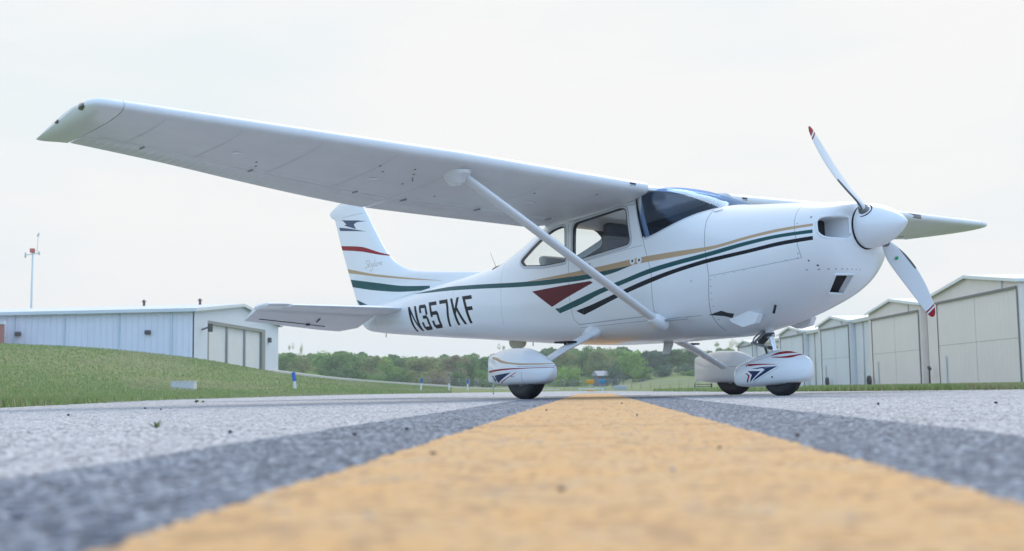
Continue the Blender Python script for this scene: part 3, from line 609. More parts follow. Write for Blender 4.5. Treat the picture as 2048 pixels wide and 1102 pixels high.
# ---------------- propeller
pr = empty('propeller', (0, 0, 0)); pr.parent = PL
HUB = Vector((1.215, 0, 1.333))
b = MB(); b.lathe([(1.142, .172), (1.147, .176), (1.19, .1765), (1.24, .172), (1.30, .156), (1.36, .128), (1.42, .092), (1.47, .055), (1.50, .025), (1.513, 0.001)], (0, 0, 1.333), 'x', 48); b.build('spinner', WHITE, pr)
b = MB(); b.lathe([(1.125, .14), (1.128, .165), (1.143, .165), (1.143, .05)], (0, 0, 1.333), 'x', 40); b.build('spinner_backplate', BLACK, pr)
th = R_(48.3)
def blade(sign):
    rd = Vector((0, -math.sin(th) * sign, math.cos(th) * sign)); vd = Vector((0, -math.cos(th) * sign, -math.sin(th) * sign)); X = Vector((1, 0, 0))
    st = [(.12, .06, 60, .055), (.17, .062, 50, .05), (.22, .085, 42, .042), (.30, .125, 36, .030), (.42, .155, 30, .022), (.56, .165, 25, .016), (.70, .158, 21, .012), (.84, .138, 18, .009), (.94, .112, 16.5, .007), (1.005, .080, 15.5, .005), (1.035, .045, 15, .004), (1.045, .012, 15, .003)]
    G = []
    for r, ch, be, tk in [tuple(pchip([q[0] for q in st], [q[k] for q in st], .12 + (1.045 - .12) * i / 90) if k else .12 + (1.045 - .12) * i / 90 for k in range(4)) for i in range(91)]:
        be = R_(be); cv = vd * math.cos(be) + X * math.sin(be); nv = cv.cross(rd).normalized()
        if nv.x < 0: nv = -nv
        c0 = HUB + rd * r + vd * (.03 * math.sin(max(0, (r - .3)) / .75 * math.pi) ) ; ring = []
        for j in range(24):
            t = 2 * math.pi * j / 24; a = math.cos(t); q = math.sin(t); ring.append(c0 + cv * (a * ch / 2) + nv * ((q * tk / 2) if q < 0 else (q * tk / 2 * 1.3)))
        G.append(ring)
    T = grid_tris(G); B = []
    # project: radial distance is measured in the blade's own axes
    M = Matrix((( *rd,), (*vd,), (*X,)))
    T2 = [[(M @ p, M @ n) for p, n in t] for t in T]; off = M @ HUB
    pcs = []
    def band(a, b_, tg): pcs.append(([(off.x + a - .03, off.y - .3), (off.x + b_ - .03, off.y - .3), (off.x + b_ + .03, off.y + .3), (off.x + a + .03, off.y + .3)], tg, (0, 1), lambda c, n: n.z > -.2))
    band(.985, 1.06, 'red'); band(.955, .97, 'red')
    le = lambda c, n: True
    pcs.append(([(off.x + .20, off.y + .030), (off.x + .58, off.y + .083), (off.x + .58, off.y + .2), (off.x + .20, off.y + .2)], 'slateboot', (0, 1), le))
    d = cut_skin(T2, pcs); Mi = M.inverted()
    back = lambda L_: [[(Mi @ p, Mi @ n) for p, n in q] for q in L_]
    g = [back(d.get('base', [])), back(d.get('red', [])), back(d.get('slateboot', []))]
    o = skin_mesh('propeller_blade', g, [mat('blade_paint', (.70, .73, .76), .35, coat=.3), PRIM[7], mat('blade_boot', (.10, .105, .11), .5)], pr)
    b = MB(); b.tube([HUB + rd * .10, HUB + rd * .165, HUB + rd * .20, HUB + rd * .23], [.05, .046, .036, .02], 18); b.build('blade_root', mat('root_metal', (.22, .225, .23), .35, metal=.8), o)
    b = MB(); b.tube([HUB + rd * .146, HUB + rd * .163], .068, 24); b.build('root_opening', BLACK, o)
    if sign < 0:
        be = R_(33); cv = vd * math.cos(be) + X * math.sin(be); nv = cv.cross(rd).normalized(); nv = nv if nv.x > 0 else -nv; p = HUB + rd * .36 + nv * .019
        b = MB(); A = [p + rd * (.016 * math.cos(k * math.pi / 4)) + cv * (.018 * math.sin(k * math.pi / 4)) for k in range(8)]; b.add(A, [list(range(8))]); b.build('green_sticker', mat('sticker_green', srgb(20, 160, 95), .5), o, fix=False)
blade(1); blade(-1)
# ---------------- landing gear
def fair(st, yc, n=28):
    """st: (x, halfwidth, zb, zt)"""
    G = []; xs = [q[0] for q in st][::-1]; m_ = 48
    for i in range(m_ + 1):
        t = i / m_; u = t * (len(st) - 1); k = list(range(len(st))); x, w_, zb, zt = [pchip(k, [q[c] for q in st], u) for c in range(4)]
        zc, hh = (zb + zt) / 2, (zt - zb) / 2; r = []
        for j in range(n * 2):
            a = 2 * math.pi * j / (n * 2); c, s_ = math.cos(a), math.sin(a); e = 1.9 if s_ > 0 else 3.4
            zz = zb + .38 * (zt - zb); up = zt - zz; dn = zz - zb
            r.append((x, yc + w_ * math.copysign(abs(c) ** (2 / e), c), zz + (up if s_ > 0 else dn) * math.copysign(abs(s_) ** (2 / e), s_)))
        G.append(r)
    return G
def wheel(x, y, r, hw, parent, name='tyre'):
    pf = []
    for k in range(13):
        t = -math.pi / 2 + math.pi * k / 12; pf.append((hw * math.sin(t), r - hw * .8 + hw * .8 * math.cos(t) ** .75 if abs(math.cos(t)) > 1e-6 else r - hw * .8))
    gq = []
    for a_, r_ in pf:
        gq.append((a_, r_))
    pf = []
    for k in range(len(gq) - 1):
        (a0, r0), (a1, r1) = gq[k], gq[k + 1]; pf.append((a0, r0))
        if abs((a0 + a1) / 2) < hw * .62: am, rm = (a0 + a1) / 2, (r0 + r1) / 2; pf += [(am - .003, rm), (am - .002, rm - .006), (am + .002, rm - .006), (am + .003, rm)]
    pf.append(gq[-1])
    pf = [(-hw * .75, r * .45)] + pf + [(hw * .75, r * .45)]
    b = MB(); b.lathe(pf, (x, y, r - .006), 'y', 48)
    b.v = [(p[0] * 1.0, p[1], max(p[2], .0)) for p in b.v]
    o = b.build(name, RUB, parent)
    b = MB(); b.lathe([(-hw * .7, .0), (-hw * .7, r * .46), (hw * .7, r * .46), (hw * .7, 0)], (x, y, r - .006), 'y', 24); b.build('rim', GREYM, o); return o
MP = [(-1.085, .003, .262, .266), (-1.09, .025, .225, .292), (-1.115, .052, .18, .315), (-1.17, .083, .145, .345), (-1.28, .122, .128, .398), (-1.45, .15, .122, .448), (-1.65, .14, .122, .455), (-1.80, .105, .130, .440), (-1.92, .055, .145, .415), (-2.00, .022, .155, .395), (-2.018, .012, .165, .375), (-2.022, .002, .26, .264)]
for s in (-1, 1):
    yc = s * 1.38; g = empty('main_gear'); g.parent = PL
    T = grid_tris(fair(MP, yc)); pc = []
    NS = (lambda c, n, s=s: n.y * s > .1)
    dx = -.01 
    pc += stripe([(-1.93,.388),(-1.86,.381),(-1.777,.372),(-1.69,.350),(-1.6,.333),(-1.5,.322),(-1.356,.312),(-1.195,.309),(-1.06,.308)], [(-1.93,.372),(-1.86,.36),(-1.777,.347),(-1.69,.327),(-1.6,.316),(-1.5,.308),(-1.356,.297),(-1.195,.297),(-1.06,.303)], 'tan', NS, 26)
    pc += stripe([(-1.98,.258),(-1.811,.266),(-1.523,.273),(-1.276,.273),(-1.06,.275)], [(-1.98,.240),(-1.811,.248),(-1.524,.261),(-1.276,.267),(-1.06,.270)], 'red', NS, 18)
    pc += [([(-1.80,.214),(-1.45,.24),(-1.69,.165),(-1.75,.142)], 'navy', (0, 2), NS), ([(-1.905,.21),(-1.83,.212),(-1.79,.19),(-1.86,.20)], 'navy', (0, 2), NS), ([(-1.86,.196),(-1.80,.19),(-1.775,.172),(-1.80,.15)], 'navy', (0, 2), NS)]
    pc += line([(-1.44,.232), (-1.71,.140)], .007, 'red', NS) + line([(-1.42, .285), (-1.02, .285)], .004, 'seam', ANY) + line([(-1.37,.13),(-1.37,.235)], .004, 'seam', NS)
    pc += [dot(-1.50, .20, .007, 'gasket_shade', NS), dot(-1.475, .20, .007, 'gasket_shade', NS)]
    d = cut_skin(T, pc); wp_ = skin_mesh('wheel_fairing', groups(d), PRIM, g)
    wheel(-1.48, yc, .222, .082, g)
    b = MB(); A = Vector((-1.56, s * .50, .60)); B_ = Vector((-1.50, s * 1.27, .27)); C_ = A.lerp(B_, .5) + Vector((0, 0, .012))
    b.tube([A + Vector((0, -s * .1, .03)), A, C_, B_, B_ + Vector((0, s * .08, -.02))], [.075, .072, .062, .055, .05], 18, flat=.42); leg = b.build('gear_leg', WHITE, g)
    b = MB(); b.tube([A + Vector((0, -s * .04, .03)), A + Vector((0, s * .02, 0)), A + Vector((0, s * .07, -.03))], [.12, .105, .08], 20, flat=.55); b.build('leg_fairing', WHITE, leg)
    b = MB(); q = A.lerp(B_, .42); b.box((q.x - .15, q.y - .05, q.z + .045), (q.x + .06, q.y + .05, q.z + .062), ch=.004); b.tube([(q.x - .05, q.y, q.z + .05), (q.x - .04, q.y, q.z)], .012, 8); b.build('step', BLACK, leg)
    b = MB(); b.tube([(-1.96, yc - s * .02 , .19), (-2.0, yc - s * .03, .11), (-1.995, yc - s * .03, .045)], .006, 8); b.build('static_wick', WHITE_M, g)
g = empty('nose_gear'); g.parent = PL
NP = [(.565, .002, .235, .239), (.556, .028, .18, .285), (.53, .055, .14, .313), (.46, .09, .115, .345), (.34, .122, .10, .376), (.20, .135, .088, .385), (.06, .13, .080, .355), (-.08, .115, .078, .31), (-.19, .085, .085, .275), (-.235, .05, .10, .255), (-.25, .025, .12, .235), (-.254, .002, .175, .179)]
T = grid_tris(fair(NP, 0)); pc = []
def poly3(l, tg):  # fan of triangles for a (possibly concave) outline listed as quads
    return [(q, tg, (0, 2), SIDE) for q in l]
pc += stripe([(.209,.338),(.254,.362),(.321,.374),(.387,.376),(.471,.362),(.50,.352)], [(.209,.336),(.291,.347),(.34,.352),(.387,.355),(.45,.356),(.50,.350)], 'red', SIDE, 16)
pc += stripe([(.223,.322),(.338,.329),(.414,.338),(.471,.347),(.55,.334)], [(.223,.319),(.30,.317),(.375,.314),(.423,.320),(.471,.336),(.55,.332)], 'red', SIDE, 16)
pc += stripe([(-.051,.274),(.143,.272),(.297,.2635)], [(-.051,.262),(-.026,.254),(.123,.2615),(.297,.262)], 'red', SIDE, 10)
pc += [([(-.023,.214),(.13,.211),(.03,.18)], 'navy', (0,2), SIDE), ([(.13,.211),(-.002,.115),(.03,.18)], 'navy', (0,2), SIDE), ([(.013,.231),(.142,.245),(.306,.248),(.092,.229)], 'navy', (0,2), SIDE), ([(.306,.248),(.18,.222),(.069,.156),(.028,.122)], 'navy', (0,2), SIDE), ([(.306,.248),(.15,.232),(.18,.218)], 'navy', (0,2), SIDE)]
pc += [([(-.049,.195),(-.034,.197),(.005,.175),(-.012,.168)], 'red', (0,2), SIDE), ([(.005,.175),(-.022,.117),(-.04,.117),(-.015,.172)], 'red', (0,2), SIDE)]
pc += line([(.32,.238),(.035,.111)], .008, 'trim', SIDE) + [dot(.249,.158,.009,'gasket_shade'), ([(-.075,.268),(-.06,.268),(-.04,.25),(-.055,.25)], 'slate', (0,2), SIDE)]
pc += line([(-.15, .262), (.21, .335), (.29, .33)], .004, 'seam', SIDE)
d = cut_skin(T, pc); skin_mesh('wheel_fairing', groups(d), PRIM, g)
wheel(.25, 0, .185, .07, g)
b = MB(); b.tube([(.10, 0, .64), (.145, 0, .50)], .036, 20); b.build('strut_housing', WHITE_M, g)
b = MB(); b.tube([(.145, 0, .52), (.185, 0, .36)], .023, 20); b.build('oleo_strut', STEEL, g)
b = MB(); b.tube([(.09, 0, .55), (-.045, 0, .455)], [.014, .010], 10); b.tube([(.15, 0, .40), (-.045, 0, .455)], [.014, .010], 10); b.tube([(-.045, -.03, .455), (-.045, .03, .455)], .012, 10); b.tube([(.11, -.03, .57), (-.01, -.03, .50), (-.04, -.025, .455)], .007, 8); b.build('torque_link', GREYM, g)
b = MB(); b.tube([(.16, -.05, .41), (.16, .05, .41)], .013, 12); b.tube([(.12, -.05, .41), (.14, -.05, .355)], .01, 8); b.build('fork_pin', DARKM, g); b = MB(); b.tube([(.135, 0, .50), (.13, 0, .53)], .044, 16); b.build('strut_collar', DARKM, g)
# ---------------- antennas and small fittings
def small(nm, pts, r, m_=BLACK, n=8): b = MB(); b.tube(pts, r, n); return b.build(nm, m_, PL)
small('whip_antenna', [(-3.67, 0, 1.38), (-3.69, 0, 1.47), (-3.78, 0, 1.62)], [.003, .0022, .0015])
b = MB(); b.rings([[(-3.31 + .14 * k * math.cos(t), .045 * k * math.sin(t), z) for t in [2 * math.pi * j / 20 for j in range(20)]] for k, z in ((1, .62), (1, .585), (.93, .56), (.7, .535), (.3, .525))]); b.build('belly_antenna_blister', mat('cream_plastic', (.50, .46, .33), .5), PL)
b = MB(); b.rings([[(-1.15 + dx_ + .07 * k * math.cos(t), .10 + .012 * k * math.sin(t), z) for t in [2 * math.pi * j / 14 for j in range(14)]] for k, z, dx_ in ((1, .53, 0), (.85, .46, -.02), (.7, .40, -.05))]); b.build('blade_antenna', WHITE, PL)
small('tail_tie_down', [(-5.95, 0, .83), (-5.95, 0, .765)], .006, GREYM); small('belly_stub', [(-3.05, 0, .60), (-3.05, 0, .545)], .005, GREYM)
b = MB(); yy = -fhalf(-1.52, 1.2); b.box((-1.60, yy - .03, 1.185), (-1.50, yy + .002, 1.205), ch=.006); b.box((-1.50, yy - .022, 1.16), (-1.49, yy + .002, 1.25), ch=.003); b.build('door_handle', GREYM, fus)
b = MB(); b.tube([(-.55, -.575, .665), (-.28, -.57, .668)], .010, 8); b.build('static_port_strip', mat('scuffed_grey', (.4, .4, .41), .5), fus)
b = MB(); b.tube([(-.03, -.36, 1.595), (-.03, -.38, 1.585), (-.10, -.40, 1.575)], .003, 6); b.build('cowl_latch', GREYM, cowl)
# ================================================================= THE PLACE (world x to the right, y along the yellow line)
FPX = 2381.65
def hor(px): return 779.79 - (px - 1024) * .015094
def wp(px, D, z=0.0):
    k = (px - 1024) / FPX * D; return Vector((k * .99766 - D * .06681, k * .0684 + D * .99777, z))
def zat(px, py, D): return CAM_H + (hor(px) - py) / FPX * D
def inv(x, y):
    D = -x * .06681 + y * .99777; k = x * .99766 + y * .0684; return D, k
# ---- pavement outline
PAVE = [(-3.4, -14), (-3.9, 2), (-4.5, 6.2), (-5.03, 9.83), (-6.1, 14.2), (-7.2, 19.0), (-8.1, 27), (-8.45, 34), (-8.6, 44), (-4.5, 46.5), (-1.0, 46), (0.5, 40), (1.3, 28), (2.1, 20), (2.96, 16.7), (4.03, 15.1), (4.9, 14.03), (7.2, 11.2), (10, 7.5), (14, 1), (20, -14)]
def in_pave(x, y):
    c = False; n = len(PAVE)
    for i in range(n):
        x1, y1 = PAVE[i]; x2, y2 = PAVE[(i + 1) % n]
        if (y1 > y) != (y2 > y) and x < (x2 - x1) * (y - y1) / (y2 - y1) + x1: c = not c
    return c
def dist_pave(x, y):
    b_ = 1e9
    for i in range(len(PAVE) - 1):
        x1, y1 = PAVE[i]; x2, y2 = PAVE[i + 1]; dx, dy = x2 - x1, y2 - y1; t = max(0, min(1, ((x - x1) * dx + (y - y1) * dy) / (dx * dx + dy * dy)))
        b_ = min(b_, math.hypot(x - x1 - dx * t, y - y1 - dy * t))
    return b_
CP = [-900, -400, 0, 150, 383, 552, 700, 830, 960, 1100, 3000]; CY = [664, 674, 688, 694, 716, 744, 761, 770, 776.5, 779.5, 779.5]; CD = [60, 60, 62, 64, 72, 84, 95, 108, 118, 125, 125]
def terr(x, y):
    D, k = inv(x, y)
    if D < 3: 
        px = 0 if k < 0 else 3000; D = max(D, 3)
        if k < 0: px = -900
    else: px = max(-900, min(3000, 1024 + k / D * FPX))
    base = 0.0
    if px < 1100:
        dc = pchip(CP, CD, px); hc = CAM_H + (hor(px) - pchip(CP, CY, px)) / FPX * dc; hc = max(hc, 0)
        d0 = dist_pave(x, y) if not in_pave(x, y) else 0
        den = d0 / max(d0 + max(dc - D, 0), .01); t = min(1, den); t = t * t * (3 - 2 * t) * .55 + t * .45
        base = hc * t
    far = max(0, min(1, (D - 130) / 140)); far = far * far * (3 - 2 * far); amp = 1.0 + 4.0 * math.exp(-((px - 1360) / 90) ** 2)
    return base * (1 - far) + far * amp
xs_ = sorted(set([-400, -300, -220, -170] + [-140 + 4 * i for i in range(22)] + [-54 + 1.6 * i for i in range(50)] + [26 + 5 * i for i in range(20)] + [140, 180, 240, 330, 420]))
ys_ = sorted(set([-60, -30, -14, -6] + [1.5 * i for i in range(42)] + [63 + 4 * i for i in range(36)] + [215, 240, 280, 330, 400, 450]))
b = MB(); vs = []; 
for y in ys_:
    for x in xs_:
        z = terr(x, y)
        ip = in_pave(x, y); d = dist_pave(x, y)
        z = z - .05 if ip else (z if d > 1.2 else z * d / 1.2) - .012
        if ip and d < .8: z = -.02
        vs.append((x, y, z))
nx = len(xs_); fs = [(j * nx + i, j * nx + i + 1, (j + 1) * nx + i + 1, (j + 1) * nx + i) for j in range(len(ys_) - 1) for i in range(nx - 1)]
b.add(vs, fs, 0, True)
def ground_mat(name, cols, sc1=1.2, sc2=.12, rough=.95, bump=None, third=None):
    mt = bpy.data.materials.new(name); mt.use_nodes = True; t = mt.node_tree; bs = t.nodes['Principled BSDF']; bs.inputs['Roughness'].default_value = rough; bs.inputs['Specular IOR Level'].default_value = .25
    c = N(t, 'ShaderNodeTexCoord'); n1 = N(t, 'ShaderNodeTexNoise'); n1.inputs['Scale'].default_value = sc1; n1.inputs['Detail'].default_value = 10; n1.inputs['Roughness'].default_value = .7; t.links.new(c.outputs['Object'], n1.inputs[0])
    n2 = N(t, 'ShaderNodeTexNoise'); n2.inputs['Scale'].default_value = sc2; n2.inputs['Detail'].default_value = 4; t.links.new(c.outputs['Object'], n2.inputs[0])
    r1 = N(t, 'ShaderNodeMapRange'); r1.inputs[1].default_value = .36; r1.inputs[2].default_value = .64; t.links.new(n1.outputs['Fac'], r1.inputs[0])
    r2 = N(t, 'ShaderNodeMapRange'); r2.inputs[1].default_value = .40; r2.inputs[2].default_value = .62; t.links.new(n2.outputs['Fac'], r2.inputs[0])
    m1 = N(t, 'ShaderNodeMix', data_type='RGBA'); m1.inputs['A'].default_value = cols[0]; m1.inputs['B'].default_value = cols[1]; t.links.new(r1.outputs[0], m1.inputs['Factor'])
    m2 = N(t, 'ShaderNodeMix', data_type='RGBA'); t.links.new(m1.outputs['Result'], m2.inputs['A']); m2.inputs['B'].default_value = cols[2]; 
    mm = N(t, 'ShaderNodeMath', operation='MULTIPLY'); mm.inputs[1].default_value = .6; t.links.new(r2.outputs[0], mm.inputs[0]); t.links.new(mm.outputs[0], m2.inputs['Factor'])
    t.links.new(m2.outputs['Result'], bs.inputs['Base Color'])
    if bump:
        bp = N(t, 'ShaderNodeBump'); bp.inputs['Strength'].default_value = bump[0]; bp.inputs['Distance'].default_value = bump[1]; t.links.new(n1.outputs['Fac'], bp.inputs['Height']); t.links.new(bp.outputs[0], bs.inputs['Normal'])
    MATS[name] = mt; return mt
GRASS = ground_mat('grass_ground', [(.115, .165, .05, 1), (.17, .215, .075, 1), (.23, .225, .11, 1)], 2.0, .13, bump=(.6, .05))
tag(b.build('ground', GRASS, fix=False), kind='structure')
# ---- paving material: worn aggregate; optional paint over it
def agg_mat(name, base, dark, light, speck=.5, paint=None, scale=1.0, tone=(.9, 1.08), relief=None):
    mt = bpy.data.materials.new(name); mt.use_nodes = True; t = mt.node_tree; bs = t.nodes['Principled BSDF']; bs.inputs['Roughness'].default_value = .85; bs.inputs['Specular IOR Level'].default_value = .3
    c = N(t, 'ShaderNodeTexCoord')
    def noise(s, d=4, r=.6): n = N(t, 'ShaderNodeTexNoise'); n.inputs['Scale'].default_value = s * scale; n.inputs['Detail'].default_value = d; n.inputs['Roughness'].default_value = r; t.links.new(c.outputs['Object'], n.inputs[0]); return n
    def rng(src, a, b_, lo=0, hi=1): r = N(t, 'ShaderNodeMapRange'); r.inputs[1].default_value = a; r.inputs[2].default_value = b_; r.inputs[3].default_value = lo; r.inputs[4].default_value = hi; t.links.new(src, r.inputs[0]); return r.outputs[0]
    def mixc(f, a, b_):
        m_ = N(t, 'ShaderNodeMix', data_type='RGBA'); t.links.new(f, m_.inputs['Factor'])
        for k, v in (('A', a), ('B', b_)):
            if isinstance(v, tuple): m_.inputs[k].default_value = v
            else: t.links.new(v, m_.inputs[k])
        return m_.outputs['Result']
    v = N(t, 'ShaderNodeTexVoronoi'); v.inputs['Scale'].default_value = 120 * scale; t.links.new(c.outputs['Object'], v.inputs[0])
    sv = N(t, 'ShaderNodeSeparateColor'); t.links.new(v.outputs['Color'], sv.inputs[0])
    fine = noise(110, 5, .85); mid_ = noise(34, 3, .7); ad0 = N(t, 'ShaderNodeMath', operation='ADD'); mu0 = N(t, 'ShaderNodeMath', operation='MULTIPLY'); mu0.inputs[1].default_value = .45; t.links.new(mid_.outputs['Fac'], mu0.inputs[0]); t.links.new(fine.outputs['Fac'], ad0.inputs[0]); t.links.new(mu0.outputs[0], ad0.inputs[1]); col1 = mixc(rng(ad0.outputs[0], .70, .84), base, dark)
    col2 = mixc(rng(sv.outputs[0], 1 - speck * .5, 1 - speck * .5 + .05), col1, light); v3 = N(t, 'ShaderNodeTexVoronoi'); v3.inputs['Scale'].default_value = 42 * scale; t.links.new(c.outputs['Object'], v3.inputs[0]); s3 = N(t, 'ShaderNodeSeparateColor'); t.links.new(v3.outputs['Color'], s3.inputs[0]); s3m = N(t, 'ShaderNodeMath', operation='MULTIPLY'); t.links.new(rng(s3.outputs[0], .86, .88), s3m.inputs[0]); t.links.new(rng(v3.outputs['Distance'], .38, .26), s3m.inputs[1]); col3 = mixc(s3m.outputs[0], mixc(rng(sv.outputs[1], .86, .90), col2, dark), dark)
    big = noise(.9, 6, .6); bm_ = N(t, 'ShaderNodeMix', data_type='RGBA'); bm_.blend_type = 'MULTIPLY'; bm_.inputs['Factor'].default_value = 1; t.links.new(col3, bm_.inputs['A'])
    g = rng(big.outputs['Fac'], .3, .7, tone[0], tone[1]); cmb = N(t, 'ShaderNodeCombineColor'); [t.links.new(g, cmb.inputs[k]) for k in range(3)]; t.links.new(cmb.outputs[0], bm_.inputs['B']); res = bm_.outputs['Result']
    if paint:
        pc_, pc2, wear, wcol = paint; p1 = noise(7, 8, .7); pcol = mixc(rng(p1.outputs['Fac'], .35, .65), pc_, pc2)
        n3 = noise(30, 6, .8); n4 = noise(3.5, 5, .6); sm = N(t, 'ShaderNodeMath', operation='ADD'); t.links.new(n3.outputs['Fac'], sm.inputs[0]); mu = N(t, 'ShaderNodeMath', operation='MULTIPLY'); mu.inputs[1].default_value = .35; t.links.new(n4.outputs['Fac'], mu.inputs[0]); t.links.new(mu.outputs[0], sm.inputs[1])
        f1 = rng(sm.outputs[0], wear, wear + .06); pcol = mixc(f1, pcol, wcol)
        pit = N(t, 'ShaderNodeMath', operation='MULTIPLY'); t.links.new(rng(s3.outputs[1], .80, .84), pit.inputs[0]); t.links.new(rng(v3.outputs['Distance'], .42, .12, 0, .75), pit.inputs[1]); pcol = mixc(pit.outputs[0], pcol, (pc_[0] * .5, pc_[1] * .48, pc_[2] * .6, 1)); f2 = rng(fine.outputs['Fac'], .54, .66, 0, .5); pcol = mixc(f2, pcol, (pc_[0] * .62, pc_[1] * .58, pc_[2] * .6, 1)); res = pcol
    if relief:
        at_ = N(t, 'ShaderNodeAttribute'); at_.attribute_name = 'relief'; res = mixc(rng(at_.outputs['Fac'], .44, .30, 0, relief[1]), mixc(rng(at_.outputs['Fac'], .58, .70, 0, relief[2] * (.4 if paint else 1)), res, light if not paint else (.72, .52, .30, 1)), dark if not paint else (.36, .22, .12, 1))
    t.links.new(res, bs.inputs['Base Color'])
    n5 = noise(70, 3, .6); ad = N(t, 'ShaderNodeMath', operation='MULTIPLY_ADD'); t.links.new(v.outputs['Distance'], ad.inputs[0]); ad.inputs[1].default_value = -.8; t.links.new(n5.outputs['Fac'], ad.inputs[2])
    bp = N(t, 'ShaderNodeBump'); bp.inputs['Strength'].default_value = .55 if not paint else .4; bp.inputs['Distance'].default_value = .004 / scale; t.links.new(ad.outputs[0], bp.inputs['Height']); t.links.new(bp.outputs[0], bs.inputs['Normal'])
    MATS[name] = mt; return mt
CONC = agg_mat('worn_concrete', (.41, .40, .41, 1), (.17, .168, .18, 1), (.58, .56, .56, 1), .5, relief=(.10, .85, .5))
DARKP = agg_mat('dark_border_aggregate', (.15, .165, .20, 1), (.06, .068, .09, 1), (.34, .36, .40, 1), .36, relief=(.10, .70, .5))
YEL = agg_mat('yellow_line_paint', (.3, .3, .3, 1), (.2, .2, .2, 1), (.4, .4, .4, 1), paint=((.60, .345, .145, 1), (.56, .365, .19, 1), .745, (.36, .30, .25, 1)), relief=(.06, .6, .3))
PALE = agg_mat('pale_worn_paint', (.46, .46, .48, 1), (.34, .34, .37, 1), (.56, .56, .56, 1), .4)
import numpy as np
RS = np.random.RandomState(4); TB = RS.rand(512, 512)
def vnoise(x, y, s, o=0):
    X, Y = x * s + 57.3 + o * 13.7, y * s + 91.1 + o * 7.9; xi, yi = np.floor(X).astype(int), np.floor(Y).astype(int); fx, fy = X - xi, Y - yi; fx = fx * fx * (3 - 2 * fx); fy = fy * fy * (3 - 2 * fy)
    g = lambda a, c: TB[a % 512, c % 512]
    return (g(xi, yi) * (1 - fx) + g(xi + 1, yi) * fx) * (1 - fy) + (g(xi, yi + 1) * (1 - fx) + g(xi + 1, yi + 1) * fx) * fy
xc = [0.6]
while xc[-1] < 9.5: xc.append(xc[-1] + max(.0036, .0042 * xc[-1]))
XS = np.array([-.605 - (v - .6) for v in reversed(xc)] + list(np.linspace(-.605, -.272, 94))[1:] + list(np.linspace(-.272, .292, 158))[1:] + list(np.linspace(.292, .66, 104))[1:] + [v + .06 for v in xc[1:]])
yr = [.26]
while yr[-1] < 46.4: yr.append(yr[-1] * 1.0062 + .0006)
YS = np.array(yr); GX, GY = np.meshgrid(XS, YS); edge = np.exp(-np.minimum(np.minimum(abs(GX + .605), abs(GX - .66)), np.minimum(abs(GX + .272), abs(GX - .292))) / .03)
JX = GX + edge * .005 * (vnoise(GX * 0 + np.sign(GX) * 3, GY, 22, 1) - .5 + .6 * (vnoise(GX * 0 + np.sign(GX) * 5, GY, 70, 2) - .5))
st_ = .62 * vnoise(JX, GY, 135, 3) + .38 * vnoise(JX, GY, 250, 5); st_ = .5 + (st_ - .5) * 1.15; lowf = vnoise(JX, GY, 9, 6) - .5 + .6 * (vnoise(JX, GY, 2.3, 7) - .5)
isY = (GX > -.272) & (GX < .292); pit = np.clip((vnoise(JX, GY, 62, 8) - .78) / .08, 0, 1)
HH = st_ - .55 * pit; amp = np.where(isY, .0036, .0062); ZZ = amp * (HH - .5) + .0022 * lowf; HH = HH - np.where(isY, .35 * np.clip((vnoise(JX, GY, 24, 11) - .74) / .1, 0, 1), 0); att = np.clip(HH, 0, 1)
nyr, nxc = GX.shape
def inp(x, y):
    c = np.zeros(x.shape, bool); n = len(PAVE)
    for i in range(n):
        x1, y1 = PAVE[i]; x2, y2 = PAVE[(i + 1) % n]; k = (y1 > y) != (y2 > y); xi_ = (x2 - x1) * (y - y1) / ((y2 - y1) or 1e-9) + x1; c ^= k & (x < xi_)
    return c
cx_ = (GX[:-1, :-1] + GX[1:, 1:]) / 2; cy_ = (GY[:-1, :-1] + GY[1:, 1:]) / 2; seen = (abs(cx_) < .62 * cy_ + .35) & inp(cx_ - .02, cy_) & inp(cx_ + .02, cy_)
def relief_mesh(name, mask, mt, extra=None):
    jj, ii = np.nonzero(mask & seen); q = np.stack([jj * nxc + ii, jj * nxc + ii + 1, (jj + 1) * nxc + ii + 1, (jj + 1) * nxc + ii], 1); u, inv_ = np.unique(q, return_inverse=True); inv_ = inv_.reshape(-1)
    co = np.stack([JX.reshape(-1)[u], GY.reshape(-1)[u], ZZ.reshape(-1)[u]], 1); at = att.reshape(-1)[u]; nv = len(u); nf = len(q); ex_v, ex_f = extra or ([], [])
    lt = [4] * nf + [len(f) for f in ex_f]; li = np.concatenate([inv_, np.array([k + nv for f in ex_f for k in f], int)]) if ex_f else inv_
    co = np.concatenate([co, np.array(ex_v, float).reshape(-1, 3)]); at = np.concatenate([at, np.full(len(ex_v), .62)])
    me = bpy.data.meshes.new(name); me.vertices.add(len(co)); me.vertices.foreach_set('co', co.reshape(-1)); me.loops.add(len(li)); me.loops.foreach_set('vertex_index', li.astype(np.int32)); me.polygons.add(len(lt))
    me.polygons.foreach_set('loop_start', np.concatenate([[0], np.cumsum(lt)[:-1]]).astype(np.int32)); me.polygons.foreach_set('use_smooth', np.ones(len(lt), bool)); me.update(calc_edges=True); me.validate()
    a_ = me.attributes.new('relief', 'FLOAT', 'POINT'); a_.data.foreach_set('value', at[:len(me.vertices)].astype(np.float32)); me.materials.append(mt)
    o = bpy.data.objects.new(name, me); col.objects.link(o); return tag(o, kind='structure')
nP = len(PAVE); base_v = [(x, y, -.010) for x, y in PAVE] + [(x, y, -.08) for x, y in PAVE]
relief_mesh('taxiway', ~((cx_ > -.605) & (cx_ < .66) & (cy_ < 11.2)) & ~((cx_ > -.272) & (cx_ < .292) & (cy_ < 20.5)), CONC, (base_v, [list(range(nP))] + [[i, i + 1, nP + i + 1, nP + i] for i in range(nP - 1)]))
